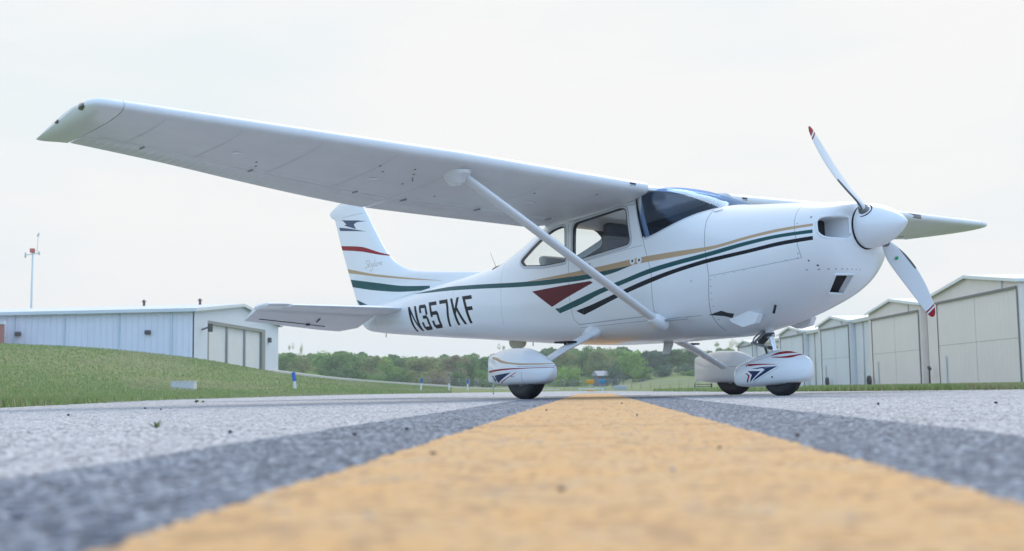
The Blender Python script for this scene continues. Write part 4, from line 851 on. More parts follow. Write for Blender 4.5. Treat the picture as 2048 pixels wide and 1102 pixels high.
relief_mesh('black_line_border', (((cx_ > -.605) & (cx_ < -.272)) | ((cx_ > .292) & (cx_ < .66))) & (cy_ < 11.2), DARKP, ([(-.605, -2, -.006), (-.27, -2, -.006), (-.27, .8, -.006), (-.605, .8, -.006), (.29, -2, -.006), (.66, -2, -.006), (.66, .8, -.006), (.29, .8, -.006)], [[0, 1, 2, 3], [4, 5, 6, 7]]))
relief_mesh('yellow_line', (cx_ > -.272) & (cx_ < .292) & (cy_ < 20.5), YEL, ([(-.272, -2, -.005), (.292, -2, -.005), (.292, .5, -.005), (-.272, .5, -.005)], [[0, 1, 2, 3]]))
def strip(x0, x1, y0, y1, z, jit=.006, step=.05, amp=None):
    r2 = random.Random(int(x0 * 100) + 5); L_, Rr = [], []; y = y0; a = c = 0
    while y < y1:
        a = a * .8 + r2.uniform(-1, 1) * jit * .6; c = c * .8 + r2.uniform(-1, 1) * jit * .6; L_.append((x0 + a, y, z)); Rr.append((x1 + c, y, z)); y += step * (1 + y * .12)
    L_.append((x0, y1, z)); Rr.append((x1, y1, z)); n = len(L_); b = MB(); b.add(L_ + Rr, [(i, n + i, n + i + 1, i + 1) for i in range(n - 1)]); return b
tag(strip(-.56, -.27, 13.0, 15.6, .004).build('pale_line_border', PALE, fix=False), kind='structure')
tag(strip(.28, .62, 13.0, 15.6, .004).build('pale_line_border', PALE, fix=False), kind='structure')
# concrete joints across the taxiway
b = MB()
for y in (2.72,):
    x = -6.5
    while x < 8:
        if in_pave(x, y) and in_pave(x + .2, y) and rnd.random() < .9: b.add([(x, y + rnd.uniform(-.006, .004), .0012), (x + .2, y + rnd.uniform(-.006, .004), .0012), (x + .2, y + .009, .0012), (x, y + .008, .0012)], [(0, 1, 2, 3)])
        x += .2
tag(b.build('pavement_joint', mat('joint_dark', (.10, .09, .09), .9), fix=False), kind='structure')
L_ = []
for i in range(4, 14):
    a, c = Vector(PAVE[i]), Vector(PAVE[i + 1]); nn = (c - a).normalized(); nn = Vector((nn.y, -nn.x)); L_ += [(a, a + nn * .28)]
b = MB(); b.add([(p.x, p.y, .004) for q in L_ for p in q], [(2 * i, 2 * i + 1, 2 * i + 3, 2 * i + 2) for i in range(len(L_) - 1)]); tag(b.build('slab_edge', PALE, fix=False), kind='structure')
# path along the crest by the left hangar
b = MB(); A = list(range(545, 1130, 15)); v1 = []
for px in A:
    for dd, up in ((-4.5, -.08), (-4.4, .14), (0, .16)):
        D = pchip(CP, CD, px) - 1 + dd; q = wp(px, D); v1.append((q.x, q.y, terr(q.x, q.y) + up * (1 if px < 900 else .5)))
b.add(v1, [(3 * i + k, 3 * i + k + 1, 3 * i + k + 4, 3 * i + k + 3) for i in range(len(A) - 1) for k in (0, 1)]); tag(b.build('path', mat('pale_path', (.46, .45, .42), .9, noise=(.8, (.38, .38, .34), .2)), fix=False), kind='structure')
# ---- grass blades
def blades(name, n, region, hgt, seed, cols):
    r2 = random.Random(seed); b = MB(); k = 0; tries = 0
    while k < n and tries < n * 8:
        tries += 1; x, y = region(r2)
        d = dist_pave(x, y)
        if in_pave(x, y) and (d > .16 or r2.random() < .6): continue
        z = terr(x, y); z = (z if d > 1.2 else z * d / 1.2) - .02
        h = hgt(r2, x, y); a = r2.uniform(0, 6.283); w_ = h * r2.uniform(.05, .09) + .00045 * y; lx, ly = r2.uniform(-.35, .35) * h, r2.uniform(-.35, .35) * h
        cx_, sx_ = math.cos(a) * w_, math.sin(a) * w_
        b.add([(x - cx_, y - sx_, z), (x + cx_, y + sx_, z), (x + cx_ * .6 + lx * .5, y + sx_ * .6 + ly * .5, z + h * .6), (x + lx, y + ly, z + h), (x - cx_ * .6 + lx * .5, y - sx_ * .6 + ly * .5, z + h * .6)], [(0, 1, 2, 3, 4)], (r2.choice(cols) if math.sin(x * .9 + 1.3 * math.sin(y * .31)) + math.sin(y * .23 + x * .4) > -.5 else r2.choice([2, 2, 1, 2]))); k += 1
    o = b.build(name, [mat('blade_green', (.26, .33, .10), .7), mat('blade_lime', (.31, .36, .12), .7), mat('blade_straw', (.38, .36, .18), .8), mat('blade_deep', (.22, .29, .09), .7)], fix=False); return tag(o, kind='stuff')
def left_edge(r2):
    if r2.random() < .25:
        k = r2.randrange(60); q = random.Random(k); i = 3 if k < 34 else 4; x1, y1 = PAVE[i]; x2, y2 = PAVE[i + 1]; t = q.random(); return x1 + (x2 - x1) * t + r2.gauss(-.02, .07), y1 + (y2 - y1) * t + r2.gauss(0, .1)
    i = r2.choice([3, 3, 3, 3, 4, 4, 4, 5, 5, 6, 7, 2]); x1, y1 = PAVE[i]; x2, y2 = PAVE[i + 1]; t = r2.random(); return x1 + (x2 - x1) * t - abs(r2.gauss(0, .7)) - .0, y1 + (y2 - y1) * t
def right_edge(r2):
    i = r2.choice([12, 13, 14, 15, 16, 16, 17]); x1, y1 = PAVE[i]; x2, y2 = PAVE[i + 1]; t = r2.random(); q = abs(r2.gauss(0, .9)); return x1 + (x2 - x1) * t + q * .7, y1 + (y2 - y1) * t + q * .7
def left_field(r2): D = 9 + 90 * r2.random() ** 1.5; px = r2.uniform(-60, 900); q = wp(px, D); return q.x, q.y
def right_field(r2): D = 15 + 34 * r2.random() ** 1.2; px = r2.uniform(1600, 2110); q = wp(px, D); return q.x, q.y
HG = lambda lo, hi: (lambda r2, x, y: r2.uniform(lo, hi))
blades('grass_verge', 22000, left_edge, HG(.025, .11), 1, [0, 0, 1, 1, 2, 3]); blades('grass_verge', 11000, right_edge, HG(.04, .11), 2, [1, 1, 0, 2, 0])
blades('hillside_grass', 75000, left_field, HG(.03, .09), 3, [0, 0, 1, 1, 3, 2]); blades('meadow_grass', 12000, right_field, HG(.05, .12), 4, [1, 1, 0, 2])
# dirt seam where soil meets the slab
b = MB(); r2 = random.Random(9); L_ = []
for i in range(3, 8):
    x1, y1 = PAVE[i]; x2, y2 = PAVE[i + 1]
    for k in range(14):
        t = k / 14; x, y = x1 + (x2 - x1) * t, y1 + (y2 - y1) * t; L_.append(((x - .05, y, .003), (x + .05 + abs(r2.gauss(0, .05)) , y, .003)))
b.add([p for q in L_ for p in q], [(2 * i, 2 * i + 1, 2 * i + 3, 2 * i + 2) for i in range(len(L_) - 1)]); tag(b.build('soil', mat('dry_soil', (.24, .19, .15), .95, noise=(9, (.34, .31, .28), .2)), fix=False), kind='structure')
# ---- loose stones, weeds
def pebble(x, y, r, m_, lab, seed):
    r2 = random.Random(seed); bm = bmesh.new(); bmesh.ops.create_icosphere(bm, subdivisions=2, radius=r); sx_, sy_, sz_ = r2.uniform(.8, 1.3), r2.uniform(.8, 1.2), r2.uniform(.55, .8)
    for v in bm.verts: k = 1 + .16 * math.sin(v.co.x / r * 3 + seed) * math.cos(v.co.y / r * 2.6 + seed * 2) ; v.co = Vector((v.co.x * sx_ * k, v.co.y * sy_ * k, v.co.z * sz_ * k))
    me = bpy.data.meshes.new('pebble'); bm.to_mesh(me); bm.free(); me.materials.append(m_)
    for p in me.polygons: p.use_smooth = True
    o = bpy.data.objects.new('pebble', me); col.objects.link(o); o.location = (x, y, .003 + r * .45); return tag(o, lab, 'stone', 'small stones lying on the taxiway')
def gp(px, py):
    D = CAM_H * FPX / (py - hor(px)); q = wp(px, D); return q.x, q.y
PBM = mat('stone_dark', (.045, .045, .055), .8); PBR = mat('stone_brown', (.12, .08, .06), .85); PBG = mat('stone_grey', (.35, .35, .38), .8)
for i, (px, py, r, m_, lab) in enumerate([(706, 872, .0055, PBM, 'dark stone on the black border left of the yellow line, the larger of two'), (810, 861, .006, PBM, 'dark flattened stone on the black border nearest the left main wheel'), (862, 911, .0045, PBR, 'dark brown stone on the left side of the yellow line'),
        (1430, 899, .004, PBM, 'dark stone on the yellow line, furthest right'), (1268, 832, .005, PBM, 'small dark stone on the yellow line right of centre'), (1088, 822, .005, PBM, 'small dark stone at the yellow line left edge below the near wheel'),
        (1238, 808, .006, PBM, 'tiny dark stone on the yellow line, furthest away'), (138, 832, .009, PBM, 'black stone on the pale pavement at far left'), (290, 818, .011, PBM, 'black stone by the grass edge below the white block'), (322, 820, .009, PBR, 'brown stone just right of the black one by the grass edge'),
        (460, 867, .006, PBM, 'flat dark stone on the pale pavement right of the weed'), (1585, 875, .0055, PBR, 'reddish stone on the dark border at the right'), (1982, 808, .009, PBM, 'dark stone on the pale pavement at far right'), (1748, 810, .008, PBM, 'dark stone on the pavement below the lower propeller tip'), (1336, 945, .004, PBG, 'pale grey chip on the yellow line, right foreground'), (1115, 985, .0035, PBR, 'brown chip on the yellow line in the foreground')]):
    x, y = gp(px, py); pebble(x, y, r * .75, m_, lab, i)
def weed(px, py, h, n, lab, seed):
    x, y = gp(px, py); r2 = random.Random(seed); b = MB()
    for k in range(n):
        a = r2.uniform(0, 6.28); l = h * r2.uniform(.7, 1.1); w_ = l * .16; e = r2.uniform(.5, 1.2); d = Vector((math.cos(a) * math.cos(e), math.sin(a) * math.cos(e), math.sin(e))); s_ = Vector((-math.sin(a), math.cos(a), 0)) * w_; o_ = Vector((x, y, .002))
        b.add([o_, o_ + d * l * .4 + s_, o_ + d * l * .75 + s_ * .7, o_ + d * l + Vector((0, 0, -l * .1)), o_ + d * l * .75 - s_ * .7, o_ + d * l * .4 - s_], [(0, 1, 2, 3, 4, 5)])
    return tag(b.build('weed', mat('weed_leaf', (.13, .17, .05), .7), fix=False), lab, 'weed')
weed(313, 858, .028, 7, 'small leafy weed alone on the pale pavement', 1); weed(392, 806, .04, 16, 'low weed patch on the pavement near the white block', 2); weed(405, 806, .035, 10, 'weed tuft just right of the low weed patch', 3)
# ================================================================= buildings
def ribbed(name, c1, c2, period=.3, ax='X', rough=.5, strength=.8):
    mt = bpy.data.materials.new(name); mt.use_nodes = True; t = mt.node_tree; bs = t.nodes['Principled BSDF']; bs.inputs['Roughness'].default_value = rough
    c = N(t, 'ShaderNodeTexCoord'); w_ = N(t, 'ShaderNodeTexWave'); w_.bands_direction = ax; w_.inputs['Scale'].default_value = 1 / period * .314; w_.wave_profile = 'TRI'; t.links.new(c.outputs['Object'], w_.inputs[0])
    r = N(t, 'ShaderNodeMapRange'); r.inputs[1].default_value = .78; r.inputs[2].default_value = .95; t.links.new(w_.outputs['Fac'], r.inputs[0])
    n = N(t, 'ShaderNodeTexNoise'); n.inputs['Scale'].default_value = .5; n.inputs['Detail'].default_value = 7; t.links.new(c.outputs['Object'], n.inputs[0])
    m_ = N(t, 'ShaderNodeMix', data_type='RGBA'); m_.inputs['A'].default_value = c1; m_.inputs['B'].default_value = c2; r2 = N(t, 'ShaderNodeMapRange'); r2.inputs[1].default_value = .35; r2.inputs[2].default_value = .7; t.links.new(n.outputs['Fac'], r2.inputs[0]); t.links.new(r2.outputs[0], m_.inputs['Factor']); t.links.new(m_.outputs['Result'], bs.inputs['Base Color'])
    bp = N(t, 'ShaderNodeBump'); bp.inputs['Strength'].default_value = strength; bp.inputs['Distance'].default_value = .03; t.links.new(r.outputs[0], bp.inputs['Height']); t.links.new(bp.outputs[0], bs.inputs['Normal']); MATS[name] = mt; return mt
BLUEW = ribbed('blue_grey_siding', (.76, .755, .84, 1), (.72, .715, .80, 1), .32); PALEW = mat('pale_end_wall', (.66, .70, .78), .55, noise=(.6, (.62, .66, .74), .2)); ROOFW = mat('white_roof_metal', (.66, .70, .73), .5, noise=(.5, (.60, .64, .68), .2))
DOORP = mat('door_panel_pale', (.70, .70, .71), .6, noise=(.7, (.64, .64, .65), .2)); BRN = mat('door_frame_taupe', (.25, .25, .24), .6); BEIGE = ribbed('beige_siding', (.48, .46, .41, 1), (.44, .425, .385, 1), .30, 'Y'); BEIGED = ribbed('beige_door_metal', (.46, .44, .395, 1), (.42, .41, .37, 1), .45, 'Y', strength=.5)
TRIM = mat('taupe_trim', (.20, .19, .18), .6); TRIML = mat('pale_trim', (.62, .61, .57), .55); STRAPM = mat('strap_white', (.70, .71, .70), .6); CREAM = mat('cream_fascia', (.80, .80, .77), .55)
# --- left hangar, on the rise: long ribbed wall facing us, gable end with three-leaf door facing right
HL = empty('aircraft_hangar', wp(383, 100, 0), label='blue-grey metal hangar on the grassy rise with a three-panel door in its white gable end', cat='hangar')
X1 = Vector((wp(552, 125) - wp(383, 100))); X1.z = 0; LW = X1.length; ex = X1.normalized(); ez = Vector((0, 0, 1))
ang_h = math.atan2(ex.y, ex.x); HL.rotation_euler.z = ang_h       # local +x runs along the gable end, local +y along the long side (to the left)
zb_, ze, zr = zat(552, 748, 125), zat(383, 617, 100), zat(468, 610, 112)
zb_ -= 1.0; LEN = 62
b = MB(); b.box((0, 0, zb_), (.12, LEN, ze)); b.box((LW - .12, 0, zb_), (LW, LEN, ze)); b.build('side_wall', [mat('siding_blue_grey_y', (.30, .37, .47), .5)], HL)
HLside = HL.children[-1] if HL.children else None
bw = ribbed('blue_grey_siding_y', (.76, .755, .84, 1), (.72, .715, .80, 1), .55, 'Y', strength=1.0); [o.data.materials.__setitem__(0, bw) for o in bpy.data.objects if o.name == 'side_wall']
DX0, DX1, DZ = 5.6, 20.6, None
dpx = lambda px: (lambda D=100: None)
def along(px):   # where the ray through px meets the gable end plane
    a = wp(383, 100); d = ex; r_ = wp(px, 1) ; # solve a + t d = s r
    det = d.x * (-r_.y) + d.y * r_.x; t_ = (-(a.x) * (-r_.y) - (a.y) * r_.x) / det; s_ = (a + d * t_).length / r_.length; return t_, s_
DX0, S0 = along(410); DX1, S1 = along(526); dz = zat(410, 643, S0); dzr = zat(526, 659, S1); dz = (dz + dzr) / 2
b = MB(); ym = LW / 2
b.add([(-.02, -.14, zb_), (DX0, -.14, zb_), (DX0, -.14, dz), (DX1, -.14, dz), (DX1, -.14, zb_), (LW + .02, -.14, zb_), (LW + .02, -.14, ze), (ym, -.14, zr), (-.02, -.14, ze)], [(0, 1, 2, 8), (2, 3, 6, 7, 8), (4, 5, 6, 3)])
b.add([(-.02, 0, zb_), (DX0, 0, zb_), (DX0, 0, dz), (DX1, 0, dz), (DX1, 0, zb_)], []); b.build('end_wall', PALEW, HL)
b = MB(); b.add([(-.5, -.5, ze - .02), (ym, -.5, zr + .12), (ym, LEN, zr + .12), (-.5, LEN, ze - .02), (-.5, -.5, ze - .30), (-.5, LEN, ze - .30), (LW + .5, -.5, ze - .02), (LW + .5, LEN, ze - .02), (LW + .5, -.5, ze - .3), (ym, -.5, zr - .16), (LW + .5, LEN, ze - .3)], [(0, 1, 2, 3), (0, 3, 5, 4), (1, 6, 7, 2), (4, 9, 1, 0), (9, 8, 6, 1), (6, 8, 10, 7)]); b.build('roof', ROOFW, HL)
fw = .42; b = MB(); b.box((DX0, -.13, zb_), (DX0 + fw, .25, dz)); b.box((DX1 - fw * 2.4, -.13, zb_), (DX1, .25, dz)); b.box((DX0 + fw, -.13, dz - .3), (DX1 - fw * 2.4, .25, dz))
dd = (DX1 - fw * 3.4 - DX0) / 3
for k in (1, 2): b.box((DX0 + fw + dd * k - .16, -.04, zb_), (DX0 + fw + dd * k + .16, .3, dz - .3))
b.build('door_frame', BRN, HL)
for k in range(3): b = MB(); b.box((DX0 + fw + dd * k + .17, .1, zb_), (DX0 + fw + dd * (k + 1) - .17, .2, dz - .3)); b.build('door_panel', DOORP, HL)
for px in (340, 231, 117, 12):
    t_ = (383 - px) / FPX * 100; b = MB(); b.box((-.12, t_ * 1.0 - .09, zb_), (0, t_ + .09, ze - .3)); b.build('downpipe', mat('pipe_pale', (.55, .62, .68), .5), HL)
def wall_lamp(x, y, z, par): b = MB(); b.box((x - .3, y - .25, z - .18), (x, y + .25, z + .18), ch=.08); return b.build('wall_lamp', DARKM, par)
for px, py in ((292, 665), (21, 667)): t_ = (383 - px) / FPX * 100; wall_lamp(-.0, t_, zat(px, py, 100), HL)
t_, s_ = along(398); b = MB(); z = zat(398, 660, s_); b.tube([(t_, -.15, z), (t_, -.9, z + .25)], .07, 8); b.tube([(t_, -.9, z + .5), (t_, -.9, z - .2)], .22, 12); b.build('end_lamp', DARKM, HL)
t_, s_ = along(532); b = MB(); z = zat(532, 681, s_); b.box((t_ - .25, -.45, z - .25), (t_ + .25, -.14, z + .25), ch=.06); b.build('end_lamp', DARKM, HL)
for px in (177, 298):
    y_ = (383 - px) / FPX * 108; b = MB(); b.tube([(ym, y_, zr), (ym, y_, zr + .55)], .12, 10); b.lathe([(zr + .5, .25), (zr + .72, .05)], (ym, y_, 0), 'z', 12); b.build('roof_vent', DARKM, HL)
# red-roofed building just showing at the left edge
q = wp(-6, 99); zt0, zt1 = zat(0, 690, 97), zat(0, 634, 97)
S2 = empty('shed', (q.x, q.y, 0), 0, label='small rust-red building just showing at the far left edge', cat='shed')
b = MB(); b.box((-3.0, 0, zt0 - 1), (.42, .25, zt1 - .5)); b.build('wall', mat('rust_wall', (.42, .16, .13), .7), S2); b = MB(); b.box((-3.2, -.1, zt1 - .5), (.5, .35, zt1 - .25)); b.build('roof', ROOFW, S2)
# --- row of hangars on the right, fronts facing left
XR = 22.45; ROW = [(64.4, 52.6, 63.0, 52.75, 4.35, 4.72, 5.32, 1870, 'nearest and largest beige hangar, at the right edge behind the lower propeller tip'), (75.1, 65.5, 74.6, 65.75, 4.15, 4.60, 5.05, 0, 'second beige hangar of the row, left of the lower propeller tip'),
       (87.6, 79.4, 87.0, 79.6, 4.12, 4.45, 4.86, 0, 'third grey-white hangar of the row, right of the nose wheel fairing'), (100.6, 92.0, 100.2, 92.2, 4.1, 4.4, 4.8, 0, 'fourth pale hangar of the row, directly behind the nose wheel strut'), (119.5, 111.5, 119.0, 111.8, 4.0, 4.2, 4.5, 0, 'farthest small hangar of the row, left of the nose wheel strut')]
def row_pt(D, off=0): 
    k = XR + off; return Vector((k * .99766 - D * .06681, k * .0684 + D * .99777, 0))
for i, (Da, Db, da, db, dh, eh, ph, _, lab) in enumerate(ROW):
    o0 = row_pt(Db); o1 = row_pt(Da); dr = (o1 - o0); wdt = dr.length; dr.normalize()
    H = empty('row_hangar', (o0.x, o0.y, -.04), math.atan2(dr.y, dr.x) , label=lab, cat='hangar', group='row of hangars on the right')
    # local +x runs away from us along the front, local -y is behind the front (right)
    a, c = (db - Db), (da - Db); dpt = 16 if i < 4 else 12; wm = BEIGE if i < 2 else MATS.setdefault('grey_white_siding', None) or ribbed('grey_white_siding', (.76, .745, .76, 1), (.71, .70, .72, 1), .30, 'X'); MATS['grey_white_siding'] = MATS.get('grey_white_siding')
    if i < 2: wm = MATS.get('beige_siding_x') or ribbed('beige_siding_x', (.86, .75, .68, 1), (.82, .71, .645, 1), .30, 'X')
    dm = MATS.get('beige_door_x%d' % (i >= 2)) or ribbed('beige_door_x%d' % (i >= 2), (.85, .75, .69, 1) if i < 2 else (.70, .74, .77, 1), (.81, .71, .655, 1) if i < 2 else (.70, .69, .72, 1), .5, 'X', strength=.5)
    b = MB(); b.add([(0, 0, 0), (a, 0, 0), (a, 0, dh), (c, 0, dh), (c, 0, 0), (wdt, 0, 0), (wdt, 0, eh), (wdt / 2, 0, ph), (0, 0, eh)], [(0, 1, 2, 8), (2, 3, 6, 7, 8), (4, 5, 6, 3)])
    b.add([(0, 0, 0), (0, -dpt, 0), (0, -dpt, eh), (0, 0, eh)], [(0, 1, 2, 3)]); b.add([(wdt, 0, 0), (wdt, -dpt, 0), (wdt, -dpt, eh), (wdt, 0, eh)], [(0, 1, 2, 3)]); b.build('wall', wm, H, fix=False)
    b = MB(); b.add([(-.15, .2, eh - .02), (wdt / 2, .2, ph + .10), (wdt / 2, -dpt, ph + .10), (-.15, -dpt, eh - .02), (wdt + .15, .2, eh - .02), (wdt + .15, -dpt, eh - .02), (-.15, .2, eh - .16), (wdt / 2, .2, ph - .06), (wdt + .15, .2, eh - .16), (-.15, -dpt, eh - .16)], [(0, 1, 2, 3), (1, 4, 5, 2), (6, 7, 1, 0), (7, 8, 4, 1), (0, 3, 9, 6)]); b.build('roof', CREAM, H)
    b = MB(); b.box((a + .06, -.10, .02), (c - .02, -.04, dh * .48)); b.box((a + .06, -.10, dh * .485), (c - .02, -.04, dh - .02)); dr_ = b.build('door', dm, H)
    b = MB(); b.box((a - .01, -.02, 0), (a + .06, .06, dh + .02)); b.box((a + .06, -.02, dh - .05), (c + .03, .08, dh + .05)); b.build('door_track', TRIM, H)
    b = MB(); b.box((c - 1.15, .01, .1), (c - 1.0, .06, 1.55)); b.build('door_strap', STRAPM, dr_); b = MB(); b.box((a + 1.6, .03, dh + .05), (a + 1.72, .07, dh + .42)); b.build('gable_strap', STRAPM, H)
    b = MB(); b.box((a + .5 * (c - a) - .01, -.035, .05), (a + .5 * (c - a) + .01, -.03, dh - .1)); b.box((a + .1, -.036, dh * .48), (c - .1, -.031, dh * .485)); b.build('door_joint', MATS.get('joint_tan') or mat('joint_tan', (.40, .37, .33), .7), dr_)
# plain linking bays between gables
for (D1, D0, eh, lab) in ((79.3, 75.2, 4.30, 'plain flat-fronted grey bay between the second and third hangars'), (91.9, 87.7, 4.15, 'plain flat-fronted grey bay between the third and fourth hangars'), (111.4, 100.7, 4.05, 'plain grey linking bay between the fourth and farthest hangars'), (65.4, 64.5, 4.5, 'narrow beige link between the two nearest hangars')):
    o0 = row_pt(D0); o1 = row_pt(D1); dr = (o1 - o0); wdt = dr.length; H = empty('linking_bay', (o0.x, o0.y, -.04), math.atan2(dr.y, dr.x), label=lab, cat='building')
    wm = MATS['grey_white_siding'] if D0 > 70 else MATS['beige_siding_x']
    b = MB(); b.box((.01, -14, 0), (wdt - .01, -.35, eh - .1)); b.build('wall', wm, H); b = MB(); b.box((.01, -14, eh - .1), (wdt - .01, -.12, eh + .12)); b.build('roof', TRIML, H)
    if wdt > 2: b = MB(); b.tube([(wdt * .55, -.30, 0), (wdt * .55, -.30, eh - .1)], .05, 8); b.build('downpipe', TRIML, H)
# hose reels / small clutter by the bays
for px, D, lab in ((1627, 84.5, 'dark coiled hose at the foot of the third hangar wall'), (1733, 74.5, 'dark coil leaning at the foot of the second hangar corner'), (1860, 63.5, 'small dark stub at the foot of the wall between the two nearest hangars')):
    q = row_pt(D, -.35); b = MB()
    if px == 1860: b.tube([(q.x, q.y, -.04), (q.x, q.y, .9)], .05, 8); b.tube([(q.x, q.y - .1, .85), (q.x, q.y + .1, .95)], .09, 10)
    else:
        for k in range(3): b.tube([(q.x + .05 * k, q.y + .30 * math.cos(t), .30 + .30 * math.sin(t)) for t in [2 * math.pi * j / 20 for j in range(21)]], .045, 6)
    tag(b.build('hose_coil' if px != 1860 else 'standpipe', DARKM), lab, 'hose' if px != 1860 else 'pipe')
# --- beacon tower behind the left hangar
q = wp(58, 135); zt_ = zat(60, 492, 135); T0 = empty('beacon_mast', (q.x, q.y, 0), label='thin pale mast with a red box on top, rising behind the left hangar', cat='mast')
b = MB(); b.tube([(0, 0, 0), (.12, 0, zt_ - .4)], [.16, .10], 8); b.build('pole', mat('mast_pale', (.52, .60, .60), .5), T0)
b = MB(); b.box((-.17, -.2, zt_ - .75), (.31, .2, zt_ - .25), ch=.04); b.build('red_box', mat('mast_red', (.42, .08, .07), .5), T0)
b = MB(); b.tube([(-.8, 0, zt_ - 1.0), (.9, 0, zt_ - .8)], .05, 8); b.tube([(-.75, 0, zt_ - 1.3), (-.75, 0, zt_ - .7)], .10, 8); b.tube([(.85, 0, zt_ - 1.0), (.85, 0, zt_ - .6)], .09, 8); b.tube([(.6, 0, zt_ - .7), (.7, 0, zt_ + 1.2)], .03, 6); b.tube([(.62, 0, zt_ + 1.1), (.78, 0, zt_ + 1.5)], .10, 8); b.build('cross_arm', mat('mast_grey', (.45, .50, .50), .5), T0)
# --- white concrete block, blue markers
def hitD(px, py, lo=8, hi=110):
    D = lo
    while D < hi:
        q = wp(px, D)
        if terr(q.x, q.y) >= zat(px, py, D): return D
        D += .25
    return hi
DB = hitD(367, 777.5); q = wp(367, DB); z = terr(q.x, q.y); zt_ = zat(367, 763.5, DB); kb = DB * 45 / FPX / 2; BK = empty('utility_block', (q.x, q.y, 0), .1, label='low white concrete block half sunk in the grass left of the blue marker posts', cat='block')
b = MB(); b.box((-kb, -kb * .6, z - .15), (kb, kb * .6, zt_), ch=.015); b.build('body', mat('white_concrete', (.70, .68, .66), .8, noise=(12, (.50, .50, .52), .25)), BK); b = MB(); b.box((-kb * 1.04, -kb * .64, zt_ - .02), (kb * 1.04, kb * .64, zt_ + .018), ch=.008); b.build('lid', MATS['white_concrete'], BK)
MBL = mat('marker_blue', srgb(20, 95, 190), .4); MWH = mat('marker_white', (.72, .73, .74), .5)
for px, pt, pb, D, lab in ((589, 745, 778, 34, 'nearest marker post, blue top and white foot, in grass right of the left hangar'), (839, 757, 774, 62, 'leaning blue-topped marker post in the middle of the far verge'), (932, 759, 774, 70, 'upright blue-topped marker post left of the near wheel fairing'), (895, 767, 774, 66, 'short all-white marker post between the two far blue-topped posts')):
    D = hitD(px, pb) if px == 589 else D; q = wp(px, D); z0 = zat(px, pb, D) - .05; h = zat(px, pt, D) - z0; o = empty('marker_post', (q.x, q.y, z0), label=lab, cat='marker post', group='marker posts along the verge'); ln = -.12 * h if px in (589,) else (.1 * h if px == 839 else 0)
    b = MB(); k_ = D / 34 if px == 589 else 1.0; b.tube([(0, 0, -.2), (ln * .45, 0, h * .5)], .045 * k_, 12); b.build('base', MWH, o); b = MB(); r_ = .055 * k_
    b.tube([(ln * .4, 0, h * .5), (ln, 0, h)], r_, 12); b.build('sleeve', MBL if px != 895 else MWH, o)
# --- far signs, fence, boxes, house
def sign(px0, px1, p0, p1, D, c, lab, pb=779):
    q = wp((px0 + px1) / 2, D); wd = (px1 - px0) / FPX * D; z0, z1, zg = zat(px0, p1, D), zat(px0, p0, D), terr(q.x, q.y); o = empty('airfield_sign', (q.x, q.y, 0), label=lab, cat='sign')
    b = MB(); b.box((-wd / 2, -.1, z0), (wd / 2, .1, z1), ch=.03); b.build('panel', mat('sign_' + lab.split()[0], c, .5), o)
    b = MB(); b.box((-wd * .35 - .03, -.03, zg - .1), (-wd * .35 + .03, .03, z0)); b.box((wd * .35 - .03, -.03, zg - .1), (wd * .35 + .03, .03, z0)); b.build('leg', GREYM, o)
sign(1168, 1184, 760, 768, 78, srgb(215, 150, 30), 'yellow sign panel on legs at the far end of the taxiway'); sign(1194, 1207, 759, 767, 80, srgb(40, 130, 175), 'blue sign panel just right of the yellow sign'); sign(1169, 1184, 779.5, 783.5, 46.6, srgb(215, 150, 30), 'orange low sign standing at the far pavement edge in line with the yellow line')
q = wp(1236, 76); b = MB(); b.box((q.x - .4, q.y - .3, -.1), (q.x + .4, q.y + .3, zat(1236, 771, 76)), ch=.04); o_ = b.build('utility_box', mat('box_grey', (.42, .45, .45), .6)); tag(o_, 'pale grey utility box right of the blue sign', 'box')
FN = empty('chain_link_fence', wp(840, 122), label='low wire fence with thin posts in front of the trees', cat='fence'); base = wp(840, 122); b = MB(); wr = MB(); pr_ = None
for k in range(34):
    px = 840 + k * 19; q = wp(px, 122) - base; zg = terr(q.x + base.x, q.y + base.y) ; zt_ = max(zat(px, 759, 122), zg + .9)
    m1 = MB(); m1.tube([(q.x, q.y, zg - .1), (q.x, q.y, zt_)], .022, 6); m1.build('post', GREYM, FN)
    if pr_:
        for f_ in (.1, .3, .5, .7, .85, 1): 
            wr.tube([(pr_[0].x, pr_[0].y, pr_[1] + (pr_[2] - pr_[1]) * f_), (q.x, q.y, zg + (zt_ - zg) * f_)], .008, 4)
    pr_ = (q, zg, zt_)
wr.build('wire', GREYM, FN)
q = wp(1178, 60); b = MB(); h0 = zat(1178, 779, 60)
o = empty('barrier_rail', (q.x, q.y, 0), label='low white barrier rail across the far end beneath the yellow sign', cat='barrier'); b.box((-.65, -.04, zat(1178, 778.5, 60)), (.65, .04, zat(1178, 776.5, 60))); b.build('rail', MWH, o)
for x in (-.55, .55): b = MB(); b.box((x - .03, -.03, -.1), (x + .03, .03, zat(1178, 778.5, 60))); b.build('leg', MWH, o)
q = wp(1401, 58); o = empty('low_trestle', (q.x, q.y, 0), label='low black trestle bench in the grass left of the far wheel', cat='trestle'); z1 = zat(1401, 768.5, 58); b = MB(); b.box((-.42, -.05, z1 - .03), (.42, .05, z1)); b.box((-.42, -.05, z1 - .13), (.42, .05, z1 - .10)); b.build('top', DARKM, o)
for x in (-.40, .40): b = MB(); b.box((x - .03, -.05, -.02), (x + .03, .05, z1 + .03)); b.build('leg', BLACK, o)
q = wp(1197, 190); zg = terr(q.x, q.y); o = empty('garden_shed', (q.x, q.y, 0), .5, label='small dark shed with a pale roof edge half hidden among the trees', cat='shed'); zz = zat(1201, 752, 190); zr_ = zat(1201, 742, 190)
